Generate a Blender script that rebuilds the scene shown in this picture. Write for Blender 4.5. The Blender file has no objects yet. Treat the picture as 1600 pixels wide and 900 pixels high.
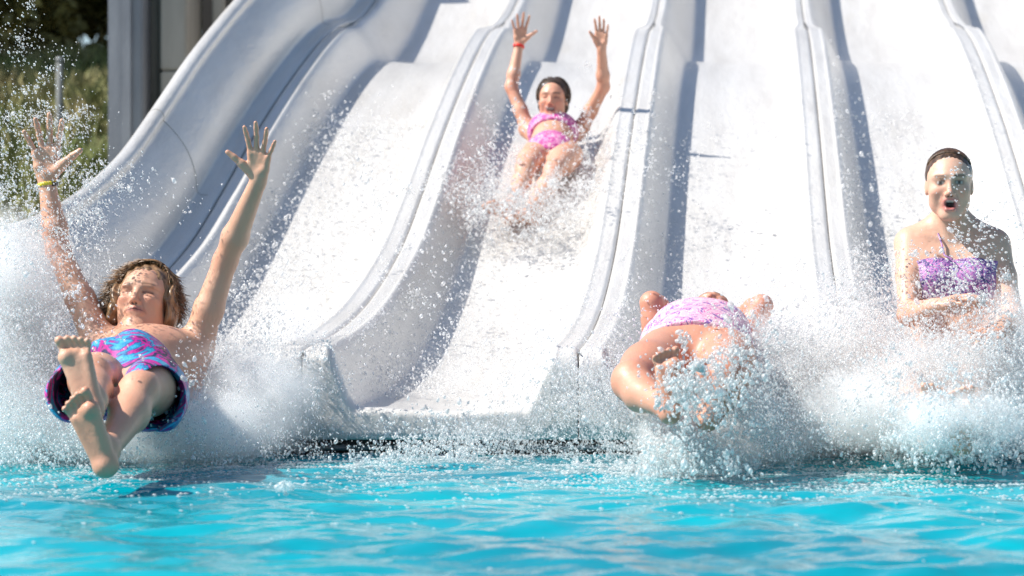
import bpy, math, random
import numpy as np
from mathutils import Vector, Matrix
R = math.radians
random.seed(7)
rng = np.random.default_rng(7)
sc = bpy.context.scene
col = sc.collection

# ------------------------------------------------------------ camera
HC = 0.55; FPX = 3696.0; CXP = 1164.0; CYP = 450.0
cam = bpy.data.cameras.new('camera'); camo = bpy.data.objects.new('camera', cam); col.objects.link(camo)
cam.sensor_width = 36.0; cam.lens = FPX / 1600 * 36.0
cam.shift_x = -(CXP - 800.0) / 1600.0
camo.location = (0, 0, HC); camo.rotation_euler = (R(90), 0, 0)
cam.clip_start = 0.05; cam.clip_end = 2000
cam.dof.use_dof = True; cam.dof.focus_distance = 7.85; cam.dof.aperture_fstop = 3.6
cam.dof.aperture_blades = 0
sc.camera = camo

# ------------------------------------------------------------ sky, sun, exposure
SUN_EL = 46.5; SUN_BACK = -13.0      # the sun stands to the left of the slide, a touch in front of it
sd = Vector((-math.cos(R(SUN_EL)) * math.cos(R(SUN_BACK)), math.cos(R(SUN_EL)) * math.sin(R(SUN_BACK)), math.sin(R(SUN_EL))))
w = bpy.data.worlds.new('World'); sc.world = w; w.use_nodes = True
nt = w.node_tree; bg = nt.nodes['Background']
sky = nt.nodes.new('ShaderNodeTexSky'); sky.sky_type = 'NISHITA'; sky.sun_disc = False
sky.sun_elevation = R(SUN_EL); sky.sun_rotation = R(-90 + SUN_BACK)
sky.dust_density = 0.6; sky.ozone_density = 1.2
nt.links.new(sky.outputs[0], bg.inputs[0]); bg.inputs[1].default_value = 0.095
sun = bpy.data.lights.new('sun', 'SUN'); sun.energy = 5.0; sun.angle = R(0.5); sun.color = (1.0, 0.95, 0.87)
so = bpy.data.objects.new('sun', sun); col.objects.link(so)
so.rotation_euler = sd.to_track_quat('Z', 'Y').to_euler()
sc.view_settings.view_transform = 'Standard'; sc.view_settings.look = 'None'
sc.view_settings.exposure = 0.62; sc.view_settings.gamma = 1
sc.cycles.max_bounces = 20; sc.cycles.diffuse_bounces = 12; sc.cycles.glossy_bounces = 3
sc.cycles.transmission_bounces = 12; sc.cycles.transparent_max_bounces = 40; sc.cycles.volume_bounces = 5
sc.cycles.caustics_reflective = False; sc.cycles.caustics_refractive = False
sc.cycles.use_denoising = True
sc.cycles.sample_clamp_indirect = 6

# ------------------------------------------------------------ helpers
def P(px, py, Y):
    """a point of the place seen at (px, py) of the photograph and Y metres from the camera"""
    return np.array(((px - CXP) * Y / FPX, Y, HC + (CYP - py) * Y / FPX))

def link(name, me, parent=None, mats=None, smooth=True):
    o = bpy.data.objects.new(name, me); col.objects.link(o)
    if parent is not None: o.parent = parent
    for m in (mats or []): me.materials.append(m)
    if smooth and len(me.polygons): me.polygons.foreach_set('use_smooth', np.ones(len(me.polygons), bool))
    return o
def mesh(verts, faces):
    me = bpy.data.meshes.new('m'); me.from_pydata([tuple(v) for v in verts], [], [tuple(f) for f in faces]); me.update(); return me
def npmesh(V, F):
    """fast mesh from arrays: V (n,3), F (m,k) all faces of k corners"""
    me = bpy.data.meshes.new('m'); V = np.asarray(V, np.float32); F = np.asarray(F, np.int32)
    m, k = F.shape
    me.vertices.add(len(V)); me.vertices.foreach_set('co', V.ravel())
    me.loops.add(m * k); me.loops.foreach_set('vertex_index', F.ravel())
    me.polygons.add(m); me.polygons.foreach_set('loop_start', np.arange(0, m * k, k, dtype=np.int32))
    me.update(calc_edges=True); me.validate(); return me
def grid_faces(nr, nc, wrap=False):
    i = np.arange(nr - 1)[:, None]; j = np.arange(nc if wrap else nc - 1)[None, :]
    j2 = (j + 1) % nc
    return np.stack([i * nc + j, i * nc + j2, (i + 1) * nc + j2, (i + 1) * nc + j], -1).reshape(-1, 4)
def empty(name, loc=(0, 0, 0)):
    o = bpy.data.objects.new(name, None); col.objects.link(o); o.location = tuple(loc); o.empty_display_size = .1; return o
def tag(o, label=None, cat=None, group=None, kind=None):
    if label: o['label'] = label
    if cat: o['category'] = cat
    if group: o['group'] = group
    if kind: o['kind'] = kind
    return o
def own(parent, o):
    """parent o without moving it (parent is only translated)"""
    o.parent = parent; o.matrix_parent_inverse = Matrix.Translation(parent.location).inverted(); return o
def box_mesh(boxes, bevel=0.0):
    import bmesh
    bm = bmesh.new()
    for (x0, x1, y0, y1, z0, z1) in boxes:
        r = bmesh.ops.create_cube(bm, size=1)
        bmesh.ops.scale(bm, vec=(x1 - x0, y1 - y0, z1 - z0), verts=r['verts'])
        bmesh.ops.translate(bm, vec=((x0 + x1) / 2, (y0 + y1) / 2, (z0 + z1) / 2), verts=r['verts'])
    if bevel: bmesh.ops.bevel(bm, geom=bm.edges[:], offset=bevel, segments=2, affect='EDGES')
    me = bpy.data.meshes.new('m'); bm.to_mesh(me); bm.free(); return me
def tube(path, rad, n=10):
    path = [np.array(p, float) for p in path]; rad = rad if hasattr(rad, '__len__') else [rad] * len(path)
    V = []
    for i, p in enumerate(path):
        t = path[min(i + 1, len(path) - 1)] - path[max(i - 1, 0)]; t /= np.linalg.norm(t) + 1e-9
        a = np.cross(t, (0, 0, 1.0)); 
        if np.linalg.norm(a) < 1e-3: a = np.array((1.0, 0, 0))
        a /= np.linalg.norm(a); b = np.cross(t, a)
        for k in range(n):
            th = 2 * math.pi * k / n; V.append(p + rad[i] * (math.cos(th) * a + math.sin(th) * b))
    F = [tuple(f) for f in grid_faces(len(path), n, True)]
    F.append(tuple(range(n))[::-1]); F.append(tuple(range((len(path) - 1) * n, len(path) * n)))
    return V, F

# ------------------------------------------------------------ materials
def mat(name, base=(.5, .5, .5), rough=.5, **kw):
    m = bpy.data.materials.new(name); m.use_nodes = True; b = m.node_tree.nodes['Principled BSDF']
    b.inputs['Base Color'].default_value = (*base, 1); b.inputs['Roughness'].default_value = rough
    for k, v in kw.items(): b.inputs[k.replace('_', ' ')].default_value = v
    return m
def nodes(m): return m.node_tree.nodes, m.node_tree.links, m.node_tree.nodes['Principled BSDF']
def noise(N, L, scale, detail=4, rough=.55, vec=None, dims='3D', distortion=0):
    n = N.new('ShaderNodeTexNoise'); n.inputs['Scale'].default_value = scale; n.inputs['Detail'].default_value = detail
    n.inputs['Roughness'].default_value = rough; n.inputs['Distortion'].default_value = distortion
    if vec is not None: L.new(vec, n.inputs['Vector'])
    return n
def coords(N, L, scale=(1, 1, 1), kind='Object'):
    t = N.new('ShaderNodeTexCoord'); mp = N.new('ShaderNodeMapping'); mp.inputs['Scale'].default_value = scale
    L.new(t.outputs[kind], mp.inputs['Vector']); return mp.outputs[0]
def ramp(N, L, src, stops, interp='LINEAR'):
    r = N.new('ShaderNodeValToRGB'); r.color_ramp.interpolation = interp; e = r.color_ramp.elements
    while len(e) > 1: e.remove(e[-1])
    e[0].position = stops[0][0]; e[0].color = (*stops[0][1], 1)
    for p, c in stops[1:]:
        x = e.new(p); x.color = (*c, 1)
    L.new(src, r.inputs[0]); return r
def bump(N, L, src, dist, strength=1, normal=None):
    b = N.new('ShaderNodeBump'); b.inputs['Distance'].default_value = dist; b.inputs['Strength'].default_value = strength
    L.new(src, b.inputs['Height'])
    if normal is not None: L.new(normal, b.inputs['Normal'])
    return b

# wet white gelcoat of the slide
def slide_material():
    m = mat('wet_white_gelcoat', (.86, .835, .81), .28); N, L, b = nodes(m)
    b.inputs['Coat Weight'].default_value = .5; b.inputs['Coat Roughness'].default_value = .12; b.inputs['Coat IOR'].default_value = 1.33
    v = coords(N, L, (1, .22, .6)); n1 = noise(N, L, 26, 5, .62, v)          # water sheets running down
    v2 = coords(N, L, (1, .5, 1)); n2 = noise(N, L, 110, 3, .6, v2)
    v3 = coords(N, L, (1, .12, .25)); n3 = noise(N, L, 9, 4, .6, v3)
    r = ramp(N, L, n3.outputs[0], [(.30, (.525, .505, .48)), (.5, (.595, .578, .555)), (.7, (.64, .627, .61))])
    n4 = noise(N, L, 3.2, 5, .7, coords(N, L, (1.6, .35, 1))); r4 = ramp(N, L, n4.outputs[0], [(.58, (1, 1, 1)), (.72, (.95, .935, .90))])
    mx = N.new('ShaderNodeMixRGB'); mx.blend_type = 'MULTIPLY'; mx.inputs[0].default_value = 1; L.new(r.outputs[0], mx.inputs[1]); L.new(r4.outputs[0], mx.inputs[2]); L.new(mx.outputs[0], b.inputs['Base Color'])
    b1 = bump(N, L, n1.outputs[0], .012, .45); b2 = bump(N, L, n2.outputs[0], .003, .4, b1.outputs[0])
    L.new(b2.outputs[0], b.inputs['Normal'])
    bc = bump(N, L, n2.outputs[0], .006, .7, b1.outputs[0]); L.new(bc.outputs[0], b.inputs['Coat Normal'])
    return m
M_slide = slide_material()
M_dark = mat('gutter_gap_shade', (.02, .022, .024), .6)  # near-black, shade of the void under the lip put into the colour
M_joint = mat('joint_filler', (.30, .29, .27), .5)
M_seam = mat('seam_sealant', (.09, .085, .08), .5)

# ------------------------------------------------------------ slide profile
YS = [7.9, 8.1, 8.5, 8.9, 9.3, 9.66, 10.0, 10.4, 11.0, 11.7, 12.8, 13.7, 14.3, 14.9, 15.6, 16.5, 18.5, 21.0, 22.2]
ZS = [.345, .352, .378, .42, .48, .555, .64, .76, 1.0, 1.30, 1.72, 2.01, 2.15, 2.25, 2.46, 2.82, 3.75, 4.9, 5.35]
def smooth_interp(xs, ys):
    # monotone cubic through the points
    xs = np.array(xs, float); ys = np.array(ys, float); d = np.diff(ys) / np.diff(xs)
    mm = np.concatenate([[d[0]], 2 * d[:-1] * d[1:] / (d[:-1] + d[1:] + 1e-12), [d[-1]]])
    def f(x):
        x = np.asarray(x, float); i = np.clip(np.searchsorted(xs, x) - 1, 0, len(xs) - 2); h = xs[i + 1] - xs[i]; t = (x - xs[i]) / h
        return ((1 + 2 * t) * (1 - t) ** 2) * ys[i] + t * (1 - t) ** 2 * h * mm[i] + t * t * (3 - 2 * t) * ys[i + 1] + t * t * (t - 1) * h * mm[i + 1]
    return f
zdiv = smooth_interp(YS, ZS)
def ss(a, b, x):
    t = np.clip((np.asarray(x, float) - a) / (b - a), 0, 1); return t * t * (3 - 2 * t)
def depthH(Y): return .205 + .025 * ss(8, 9.5, Y) + .05 * ss(14.2, 15, Y)      # divider height over the lane floor
def zfloor(Y): return zdiv(Y) - depthH(Y)
LANE = .935; SEAMS = [-2.435 + LANE * i for i in range(7)]
Y_LIP = 8.0
def lane_z(u, Y):
    """height of the lane surface at u metres right of its left seam"""
    u = np.minimum(u, LANE - u)
    H = depthH(Y); wt = .082 - .035 * ss(14.1, 14.7, Y); sw = .13 + .06 * ss(14.0, 14.8, Y) - .02 * ss(8.6, 8.1, Y)
    knee = ss(13.9, 14.35, Y) * ss(14.9, 14.45, Y)
    t = np.clip((u - wt) / sw, 0, 1)
    prof = 1 - (t * t * (3 - 2 * t)) ** .85
    z = -H * (1 - prof)
    z = z + .006 * np.exp(-((u - wt + .006) / .006) ** 2) - .010 * ss(.016, 0, u)          # raised edge bead, rolled seam edge
    z = z - .028 * knee * ss(wt + .09, wt, u) - .012 * (1 - np.clip((u - .2) / .27, 0, 1)) * 0
    z = z - .012 * ss(.2, .467, u)
    return z
us = np.unique(np.round(np.concatenate([[.0025, .006, .011, .016, .022], np.linspace(.03, .33, 46), np.linspace(.33, LANE / 2, 8)]), 5))
us = np.concatenate([us, (LANE - us[:-1])[::-1]])
def lane_mesh(x0, wiggle=0.0):
    th = np.linspace(R(90), 0, 7)
    uu = np.minimum(us, LANE - us); rr = .028 + .045 * ss(.22, .1, uu); R0 = .075
    rows = []
    # front face from the water up, then the rounded lip, then up the slide
    Yk = np.concatenate([np.linspace(Y_LIP + R0, 9.0, 26)[1:], np.linspace(9.0, 14.0, 90)[1:], np.linspace(14.0, 15.2, 40)[1:], np.linspace(15.2, 22.2, 70)[1:]])
    base = zdiv(Y_LIP + R0) + lane_z(us, Y_LIP + R0)
    n = len(us); X = x0 + us
    rows.append(np.stack([X, np.full(n, Y_LIP + .30), np.full(n, .036)], 1))
    rows.append(np.stack([X, np.full(n, Y_LIP + .012), np.full(n, .036)], 1))
    rows.append(np.stack([X, np.full(n, Y_LIP + .001), np.full(n, .044)], 1))
    for f in (.25, .5, .75):
        rows.append(np.stack([X, np.full(n, Y_LIP), .044 + (base - rr - .044) * f], 1))
    for a in th: rows.append(np.stack([X, np.full(n, Y_LIP + rr - rr * math.sin(a)), base - rr + rr * math.cos(a)], 1))
    for Y in Yk: rows.append(np.stack([X, np.full(n, Y), zdiv(Y) + lane_z(us, Y)], 1))
    V = np.array(rows)
    # flanges: seam edges turned down so that the seam is a real groove
    L = V[:, :1].copy(); L[:, :, 2] -= .05; L[:6, :, 2] = V[:6, :1, 2]; L[:, :, 0] += 0; L[:6, :, 1] += .05
    Rr = V[:, -1:].copy(); Rr[:, :, 2] -= .05; Rr[:6, :, 2] = V[:6, -1:, 2]; Rr[:6, :, 1] += .05
    V = np.concatenate([L, V, Rr], 1)
    return npmesh(V.reshape(-1, 3), grid_faces(V.shape[0], V.shape[1]))

slide = tag(empty('water_slide', (-.1, 8.0, 0)), 'white multi-lane racing water slide running down into the pool', 'water slide')
for i in range(6):
    me = lane_mesh(SEAMS[i] + .0015)
    own(slide, link('lane', me, None, [M_slide]))
# sealant in the seams (a thin dark strip below the surface)
Yk = np.concatenate([[Y_LIP + .008, Y_LIP + .009], np.linspace(Y_LIP + .02, 22, 160)])
for i in range(0, 7):
    x = SEAMS[i]; V = []
    for k, Y in enumerate(Yk):
        z = zdiv(Y) - .016 if k > 0 else .035
        V += [(x - .004, Y + (.0 if k else 0), z), (x + .004, Y, z)]
    own(slide, link('seam', npmesh(np.array(V), grid_faces(len(Yk), 2)), None, [M_seam]))

# left side wall: flange, concave wall, rolled rim, outer skin
def wall_rows():
    Yw = np.concatenate([[Y_LIP + .02], np.linspace(8.06, 15, 150), np.linspace(15.1, 22.2, 50)]); rows = []
    for Y in Yw:
        z0 = float(zdiv(Y)); h = .37 + .03 * float(ss(9.5, 12, Y)) - .16 * float(ss(8.7, 8.0, Y)); sec = []
        x = SEAMS[0] - .0025
        sec.append((x, z0 - .05)); sec.append((x, z0 - .012)); sec.append((x - .006, z0 - .002)); sec.append((x - .014, z0))
        sec.append((x - .05, z0 + .002)); sec.append((x - .082, z0 + .004)); sec.append((x - .088, z0 + .010)); sec.append((x - .096, z0 + .010))
        # wall: steep foot, leaning back at the top
        for t in np.linspace(0.06, 1, 22):
            sec.append((x - .1 - .155 * t ** 2.2, z0 + .008 + (h - .05) * t ** .92))
        cx, cz = x - .1 - .155 - .036, z0 + h - .042 + .012
        sec.append((cx + .038, cz - .006))
        for a in np.linspace(R(-8), R(200), 16): sec.append((cx + .040 * math.cos(a), cz + .040 * math.sin(a)))
        sec.append((cx - .036, cz - .08)); sec.append((cx - .10, z0 - .35)); sec.append((cx - .12, min(z0 - .5, -.2)))
        rows.append([(a, Y, b) for a, b in sec])
    return np.array(rows)
V = wall_rows()
own(slide, link('side_wall', npmesh(V.reshape(-1, 3), grid_faces(V.shape[0], V.shape[1])), None, [M_slide]))
# two panel joints across the wall
for Yj in (10.95, 14.2, 9.0):
    k = int(np.argmin(abs(V[:, 0, 1] - Yj))); sec = V[k][4:-4]
    path = [p + np.array((.0008, 0, .0008)) for p in sec]
    tv, tf = tube(path, .0013, 6)
    own(slide, link('panel_joint', mesh(tv, tf), None, [M_joint]))
# gutter below the lip: near-black colour stands in for shade of the gap
gut = own(slide, link('gutter', box_mesh([(-6, 8, 8.06, 8.35, -.4, .034)]), None, [M_dark], False))
tv, tf = tube([(-3.2, 8.03, .008), (8, 8.03, .008)], .010, 8)
own(slide, link('gutter_rail', mesh(tv, tf), None, [mat('wet_steel', (.25, .26, .27), .35, Metallic=.6)]))
M_galv = mat('galvanised', (.35, .36, .37), .5)
# underside posts and deck give the slide a body behind
for XS in ((-2.2,), (.8,), (2.9,)):
  for YSS in ((10.5,), (13.5,), (17,)):
    own(slide, link('support', box_mesh([(x, x + .15, y, y + .15, -.3, float(zfloor(y)) - .12) for x in XS for y in YSS], .01), None, [M_galv]))
# ------------------------------------------------------------ terrain
def fbm2(x, y, s, seed=0, oct=4):
    r = np.random.default_rng(seed); z = np.zeros(np.broadcast(x, y).shape)
    a = 1.0
    for o in range(oct):
        for _ in range(5):
            th = r.uniform(0, 2 * math.pi); k = s * 2 ** o * r.uniform(.7, 1.4); z = z + a * np.sin(k * (x * math.cos(th) + y * math.sin(th)) + r.uniform(0, 7))
        a *= .5
    return z / 8
def ground_z(x, y):
    pool = ss(-9.05, -9, x) * ss(9.05, 9, x) * ss(8.9, 8.85, y) * ss(-14, -13.95, y)
    bank = 3.5 * ss(17.5, 34, y) * ss(26, 4, x) + 1.5 * ss(34, 70, y) + .25 * fbm2(x, y, .25, 3) * ss(17, 22, y)
    return .12 - 1.1 * pool + bank
gx = np.concatenate([np.linspace(-400, -30, 20)[:-1], np.linspace(-30, 30, 161), np.linspace(30, 400, 20)[1:]])
gy = np.concatenate([np.linspace(-200, -16, 12)[:-1], np.linspace(-16, 60, 191), np.linspace(60, 600, 24)[1:]])
gx = np.sort(np.concatenate([gx, [-9.06, -8.99, 8.99, 9.06]])); gy = np.sort(np.concatenate([gy, [8.84, 8.91, -14.01, -13.94]]))
GX, GY = np.meshgrid(gx, gy); GZ = ground_z(GX, GY)
m = mat('ground_soil_grass', (.1, .12, .05), .9); N, L, b = nodes(m)
n1 = noise(N, L, .9, 6, .65, coords(N, L)); n2 = noise(N, L, 9, 5, .7, coords(N, L, (1, 1, .4)))
r1 = ramp(N, L, n1.outputs[0], [(.35, (.055, .075, .02)), (.5, (.11, .115, .035)), (.62, (.17, .14, .065))])
mx = N.new('ShaderNodeMixRGB'); mx.blend_type = 'MULTIPLY'; mx.inputs[0].default_value = .7
r2 = ramp(N, L, n2.outputs[0], [(.3, (.45, .45, .4)), (.65, (1.2, 1.2, 1.1))])
L.new(r1.outputs[0], mx.inputs[1]); L.new(r2.outputs[0], mx.inputs[2]); L.new(mx.outputs[0], b.inputs['Base Color'])
L.new(bump(N, L, n2.outputs[0], .15).outputs[0], b.inputs['Normal'])
M_ground = m
g = link('ground', npmesh(np.stack([GX, GY, GZ], -1).reshape(-1, 3), grid_faces(len(gy), len(gx))), None, [M_ground]); tag(g, kind='structure')
# paved pool deck on both sides and behind the camera
M_deck = mat('deck_concrete', (.42, .39, .34), .8); N, L, b = nodes(M_deck)
n1 = noise(N, L, 3, 6, .6, coords(N, L)); r1 = ramp(N, L, n1.outputs[0], [(.3, (.34, .32, .28)), (.7, (.48, .45, .40))]); L.new(r1.outputs[0], b.inputs['Base Color'])
dk = link('pool_deck', box_mesh([(-13, -9.0, -18, 8.9, .0, .20), (9.0, 13, -18, 8.9, .0, .20), (-9.0, 9.0, -18, -13.9, .0, .20)], .01), None, [M_deck], False); tag(dk, kind='structure')
# long grass on the bank: blades too many to count
def grass(n):
    x = rng.uniform(-13, -2.5, n); y = rng.uniform(17.5, 33, n); z = ground_z(x, y)
    clump = fbm2(x, y, 1.6, 5); keep = clump > rng.uniform(-.7, .5, n); x, y, z, clump = x[keep], y[keep], z[keep], clump[keep]; n = len(x)
    h = rng.uniform(.10, .34, n) * (1 + .5 * clump); a = rng.uniform(0, 2 * math.pi, n); wd = rng.uniform(.008, .02, n)
    dx, dy = np.cos(a), np.sin(a); lean = rng.uniform(-.5, .5, (n, 2)) * h[:, None]
    b0 = np.stack([x - dx * wd, y - dy * wd, z - .02], 1); b1 = np.stack([x + dx * wd, y + dy * wd, z - .02], 1)
    m1 = np.stack([x + dx * wd * .7 + lean[:, 0] * .4, y + dy * wd * .7 + lean[:, 1] * .4, z + h * .6], 1); t = np.stack([x + lean[:, 0], y + lean[:, 1], z + h], 1)
    V = np.stack([b0, b1, m1, t], 1).reshape(-1, 3); return npmesh(V, np.arange(len(V)).reshape(-1, 4))
M_grass = mat('dry_green_grass', (.12, .14, .04), .7); N, L, b = nodes(M_grass)
n1 = noise(N, L, .8, 4, .6, coords(N, L)); r1 = ramp(N, L, n1.outputs[0], [(.36, (.10, .15, .03)), (.5, (.20, .22, .07)), (.64, (.32, .27, .13))]); L.new(r1.outputs[0], b.inputs['Base Color'])
tag(link('grass', grass(90000), None, [M_grass], False), 'long half-dry grass on the bank left of the slide', 'grass', kind='stuff')

# ------------------------------------------------------------ trees behind the bank
M_bark = mat('bark', (.10, .075, .05), .9)
def leafmat(name, cols):
    m = mat(name, cols[1], .55); N, L, b = nodes(m)
    n1 = noise(N, L, 1.7, 3, .6, coords(N, L)); r1 = ramp(N, L, n1.outputs[0], [(.35, cols[0]), (.5, cols[1]), (.66, cols[2])]); L.new(r1.outputs[0], b.inputs['Base Color'])
    return m
LEAF = [leafmat('leaf_olive', ((.20, .19, .05), (.32, .28, .08), (.42, .36, .12))), leafmat('leaf_dark', ((.14, .13, .04), (.22, .19, .06), (.32, .27, .09)))]
def tree(x, y, h, cr, lm, label, seed):
    r = np.random.default_rng(seed); z0 = float(ground_z(np.array(x), np.array(y)))
    t = tag(empty('tree', (x, y, z0)), label, 'tree', 'trees behind the grass bank')
    V, F = [], []
    def add(v, f):
        k = len(V); V.extend(v); F.extend([tuple(i + k for i in q) for q in f])
    add(*tube([(x, y, z0 - .2), (x + .05, y, z0 + h * .3), (x - .1, y + .1, z0 + h * .75)], [h * .035, h * .026, h * .012], 9))
    cl = []
    for k in range(16):
        a = r.uniform(0, 6.28); rad = cr * r.uniform(.25, .95); hz = z0 + h * r.uniform(.22, .95)
        c = np.array((x + rad * math.cos(a), y + rad * math.sin(a), hz)); cl.append((c, cr * r.uniform(.28, .5)))
        add(*tube([(x, y, z0 + h * r.uniform(.2, .5)), tuple((np.array((x, y, hz)) + c) / 2 - (0, 0, .2)), tuple(c)], [h * .014, h * .009, h * .004], 6))
    own(t, link('trunk', mesh(V, F), None, [M_bark]))
    pts = []
    for c, rd in cl:
        n = int(1500 * (rd / 1.0) ** 1.5); d = r.normal(size=(n, 3)); d /= np.linalg.norm(d, axis=1)[:, None]
        pts.append(c + d * rd * r.uniform(.35, 1.05, (n, 1)) ** .6 * (1 + .25 * np.sin(d[:, :1] * 5 + d[:, 1:2] * 4)))
    C = np.concatenate(pts); n = len(C); u = r.normal(size=(n, 3)); u /= np.linalg.norm(u, axis=1)[:, None]
    v = np.cross(u, r.normal(size=(n, 3))); v /= np.linalg.norm(v, axis=1)[:, None]; s = r.uniform(.06, .14, (n, 1))
    Q = np.stack([C - u * s, C + v * s * .55, C + u * s, C - v * s * .55], 1).reshape(-1, 3)
    own(t, link('crown', npmesh(Q, np.arange(len(Q)).reshape(-1, 4)), None, [lm], False))
for i, (x, y, h, cr, k, lb) in enumerate([
    (-11.6, 33, 4.3, 2.0, 0, 'olive green leafy tree at the top left corner, above the spray'),
    (-8.4, 35, 5.5, 2.4, 1, 'dark bushy tree right of the olive green one, left of the steel pillar'),
    (-9.9, 31, 2.6, 1.7, 1, 'low dark shrubby tree at the top of the grass bank'),
    (-14.8, 35, 5.0, 2.6, 1, 'dark tree beyond the left edge of the photo'),
    (-5.5, 34, 4.5, 2.2, 1, 'dark tree seen behind the pillars beside the slide rim'),
    (-12.8, 37, 6.0, 3.0, 1, 'tall dark tree standing behind the olive green one'), (-9.6, 38, 6.0, 3.0, 0, 'broad olive tree behind the dark bushy tree'), (-7.2, 36.5, 5.6, 2.6, 0, 'olive tree just left of the blue grey steel pillar, behind the dark one')]):
    tree(x, y, h, cr, LEAF[k], lb, 40 + i)
# fence post on the bank
z0 = float(ground_z(np.array(-7.1), np.array(24.5)))
fp = tag(empty('fence_post', (-7.1, 24.5, z0)), 'thin grey fence post standing on the grass bank at the left', 'post')
tv, tf = tube([(-7.1, 24.5, z0 - .1), (-7.1, 24.5, z0 + 1.38)], .035, 10); own(fp, link('pole', mesh(tv, tf), None, [mat('grey_post', (.17, .18, .18), .8)]))
tv, tf = tube([(-7.1, 24.5, z0 + 1.38), (-7.1, 24.5, z0 + 1.42)], [.045, .03], 10); own(fp, link('cap', mesh(tv, tf), None, [mat('post_cap', (.3, .31, .32), .6)]))

# ------------------------------------------------------------ pillars under the start tower
def concrete(name, c0, c1, sc_=2.0, st=(.35, 1, 1)):
    m = mat(name, c0, .8); N, L, b = nodes(m)
    n1 = noise(N, L, sc_, 6, .6, coords(N, L, (3, 3, .5))); r1 = ramp(N, L, n1.outputs[0], [(.32, c0), (.68, c1)]); L.new(r1.outputs[0], b.inputs['Base Color'])
    n2 = noise(N, L, 40, 3, .6, coords(N, L)); L.new(bump(N, L, n2.outputs[0], .0015).outputs[0], b.inputs['Normal']); return m
M_blue = concrete('painted_steel', (.17, .18, .21), (.27, .285, .32)); M_blue.node_tree.nodes['Principled BSDF'].inputs['Roughness'].default_value = .35
M_conc = concrete('concrete', (.24, .225, .20), (.34, .32, .29)); M_conc2 = concrete('darker_concrete', (.13, .12, .105), (.24, .225, .20)); M_brown = concrete('brown_timber', (.06, .045, .03), (.10, .075, .05))  # the second concrete is a darker tone than the first
def post(name, px0, px1, Y, dep, mt, label, cat, joints=(), group=None, z1=4.6):
    x0 = (px0 - CXP) * Y / FPX; x1 = (px1 - CXP) * Y / FPX
    t = tag(empty(name, ((x0 + x1) / 2, Y, 0)), label, cat, group)
    zs = [-.1, *joints, z1]
    for a, b_ in zip(zs[:-1], zs[1:]):
        own(t, link('shaft' if len(zs) == 2 else 'block', box_mesh([(x0, x1, Y, Y + dep, a + .004, b_ - .004)], .012), None, [mt], False))
    return t
p1 = post('steel_pillar', 168, 222, 16.0, .30, M_blue, 'blue grey steel pillar, leftmost beside the slide, with a vertical rib', 'pillar')
x_ = (196 - CXP) * 16 / FPX
own(p1, link('rib', box_mesh([(x_ - .02, x_ + .045, 15.97, 15.996, -.1, 4.6)], .006), None, [M_blue], False))
post('concrete_pillar', 224, 250, 16.25, .4, M_conc2, 'narrow darker concrete pillar right of the blue grey one', 'pillar')
post('concrete_pillar', 250, 291, 16.1, .45, M_conc, 'pale beige concrete pillar of stacked blocks beside the slide rim', 'pillar', (.85, 2.03, 3.2))
post('timber_post', 291, 309, 16.5, .1, M_brown, 'dark brown timber post right of the pale block pillar', 'post')
post('timber_post', 331, 347, 16.4, .12, M_conc, 'thin pale post nearest the slide rim at the top', 'post')
x0 = (140 - CXP) * 16 / FPX
bk = tag(empty('tower_wall', (-3.4, 17, 0)), 'dark boarded back wall behind the pillars of the tower', 'wall')
own(bk, link('board', box_mesh([(-3.95 + i * .2, -3.75 + i * .2 - .01, 17.2, 17.24, -.1, 4.5) for i in range(7)], .004), None, [mat('dark_board', (.025, .022, .02), .6)], False))
own(bk, link('rail', box_mesh([(-3.95, -2.7, 17.245, 17.3, 2.0, 2.12)], .004), None, [M_brown], False))

# ------------------------------------------------------------ water of the pool
def wave_z(x, y):
    r = np.random.default_rng(11); z = np.zeros_like(x)
    for _ in range(60):
        lam = math.exp(r.uniform(math.log(.10), math.log(.62))); th = r.normal(math.pi / 2, .6); k = 2 * math.pi / lam
        a = .0066 * lam
        ph = k * (x * math.cos(th) + y * math.sin(th)) + r.uniform(0, 7)
        ph = ph + .6 * np.sin(.9 * x + r.uniform(0, 6)) + .5 * np.sin(1.3 * y + r.uniform(0, 6))
        z += a * (np.sin(ph) + .25 * np.sin(2 * ph))
    amp = .75 + .5 * fbm2(x, y, 1.1, 21, 2)
    return z * amp
WP = [(-2.03, 7.3, .07, .45), (-.2, 7.1, .08, .4), (.75, 7.1, .07, .5)]
def water_z(x, y):
    z = wave_z(x, y)
    for cx, cy, a, s in WP:
        d = np.hypot((x - cx) * .7, y - cy + .2); z = z + .012 * np.exp(-((d - .95) / .22) ** 2)
    return z * (.62 + .38 * ss(7.9, 5.6, y)) - .022
wx = np.concatenate([np.linspace(-9.0, -3.2, 60)[:-1], np.linspace(-3.2, 1.8, 330), np.linspace(1.8, 9.0, 70)[1:]])
wy = np.concatenate([np.linspace(-13.9, 3, 90)[:-1], np.linspace(3, 8.1, 360), [8.4, 8.8]])
WX, WY = np.meshgrid(wx, wy); WZ = water_z(WX, WY)
M_water = mat('pool_water', (.0, .42, .55), .03, IOR=1.33); N, L, b = nodes(M_water)
n0 = noise(N, L, 1.1, 3, .5, coords(N, L, (.6, 1, 1)), distortion=.4)
r0 = ramp(N, L, n0.outputs[0], [(.35, (.0, .20, .265)), (.5, (.0, .275, .345)), (.68, (.0, .35, .405))]); L.new(r0.outputs[0], b.inputs['Base Color'])
n1 = noise(N, L, 16, 3, .5, coords(N, L, (.5, 1, 1))); L.new(bump(N, L, n1.outputs[0], .012, .5).outputs[0], b.inputs['Normal'])
wt = link('pool_water', npmesh(np.stack([WX, WY, WZ], -1).reshape(-1, 3), grid_faces(len(wy), len(wx))), None, [M_water]); tag(wt, kind='structure')
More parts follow.
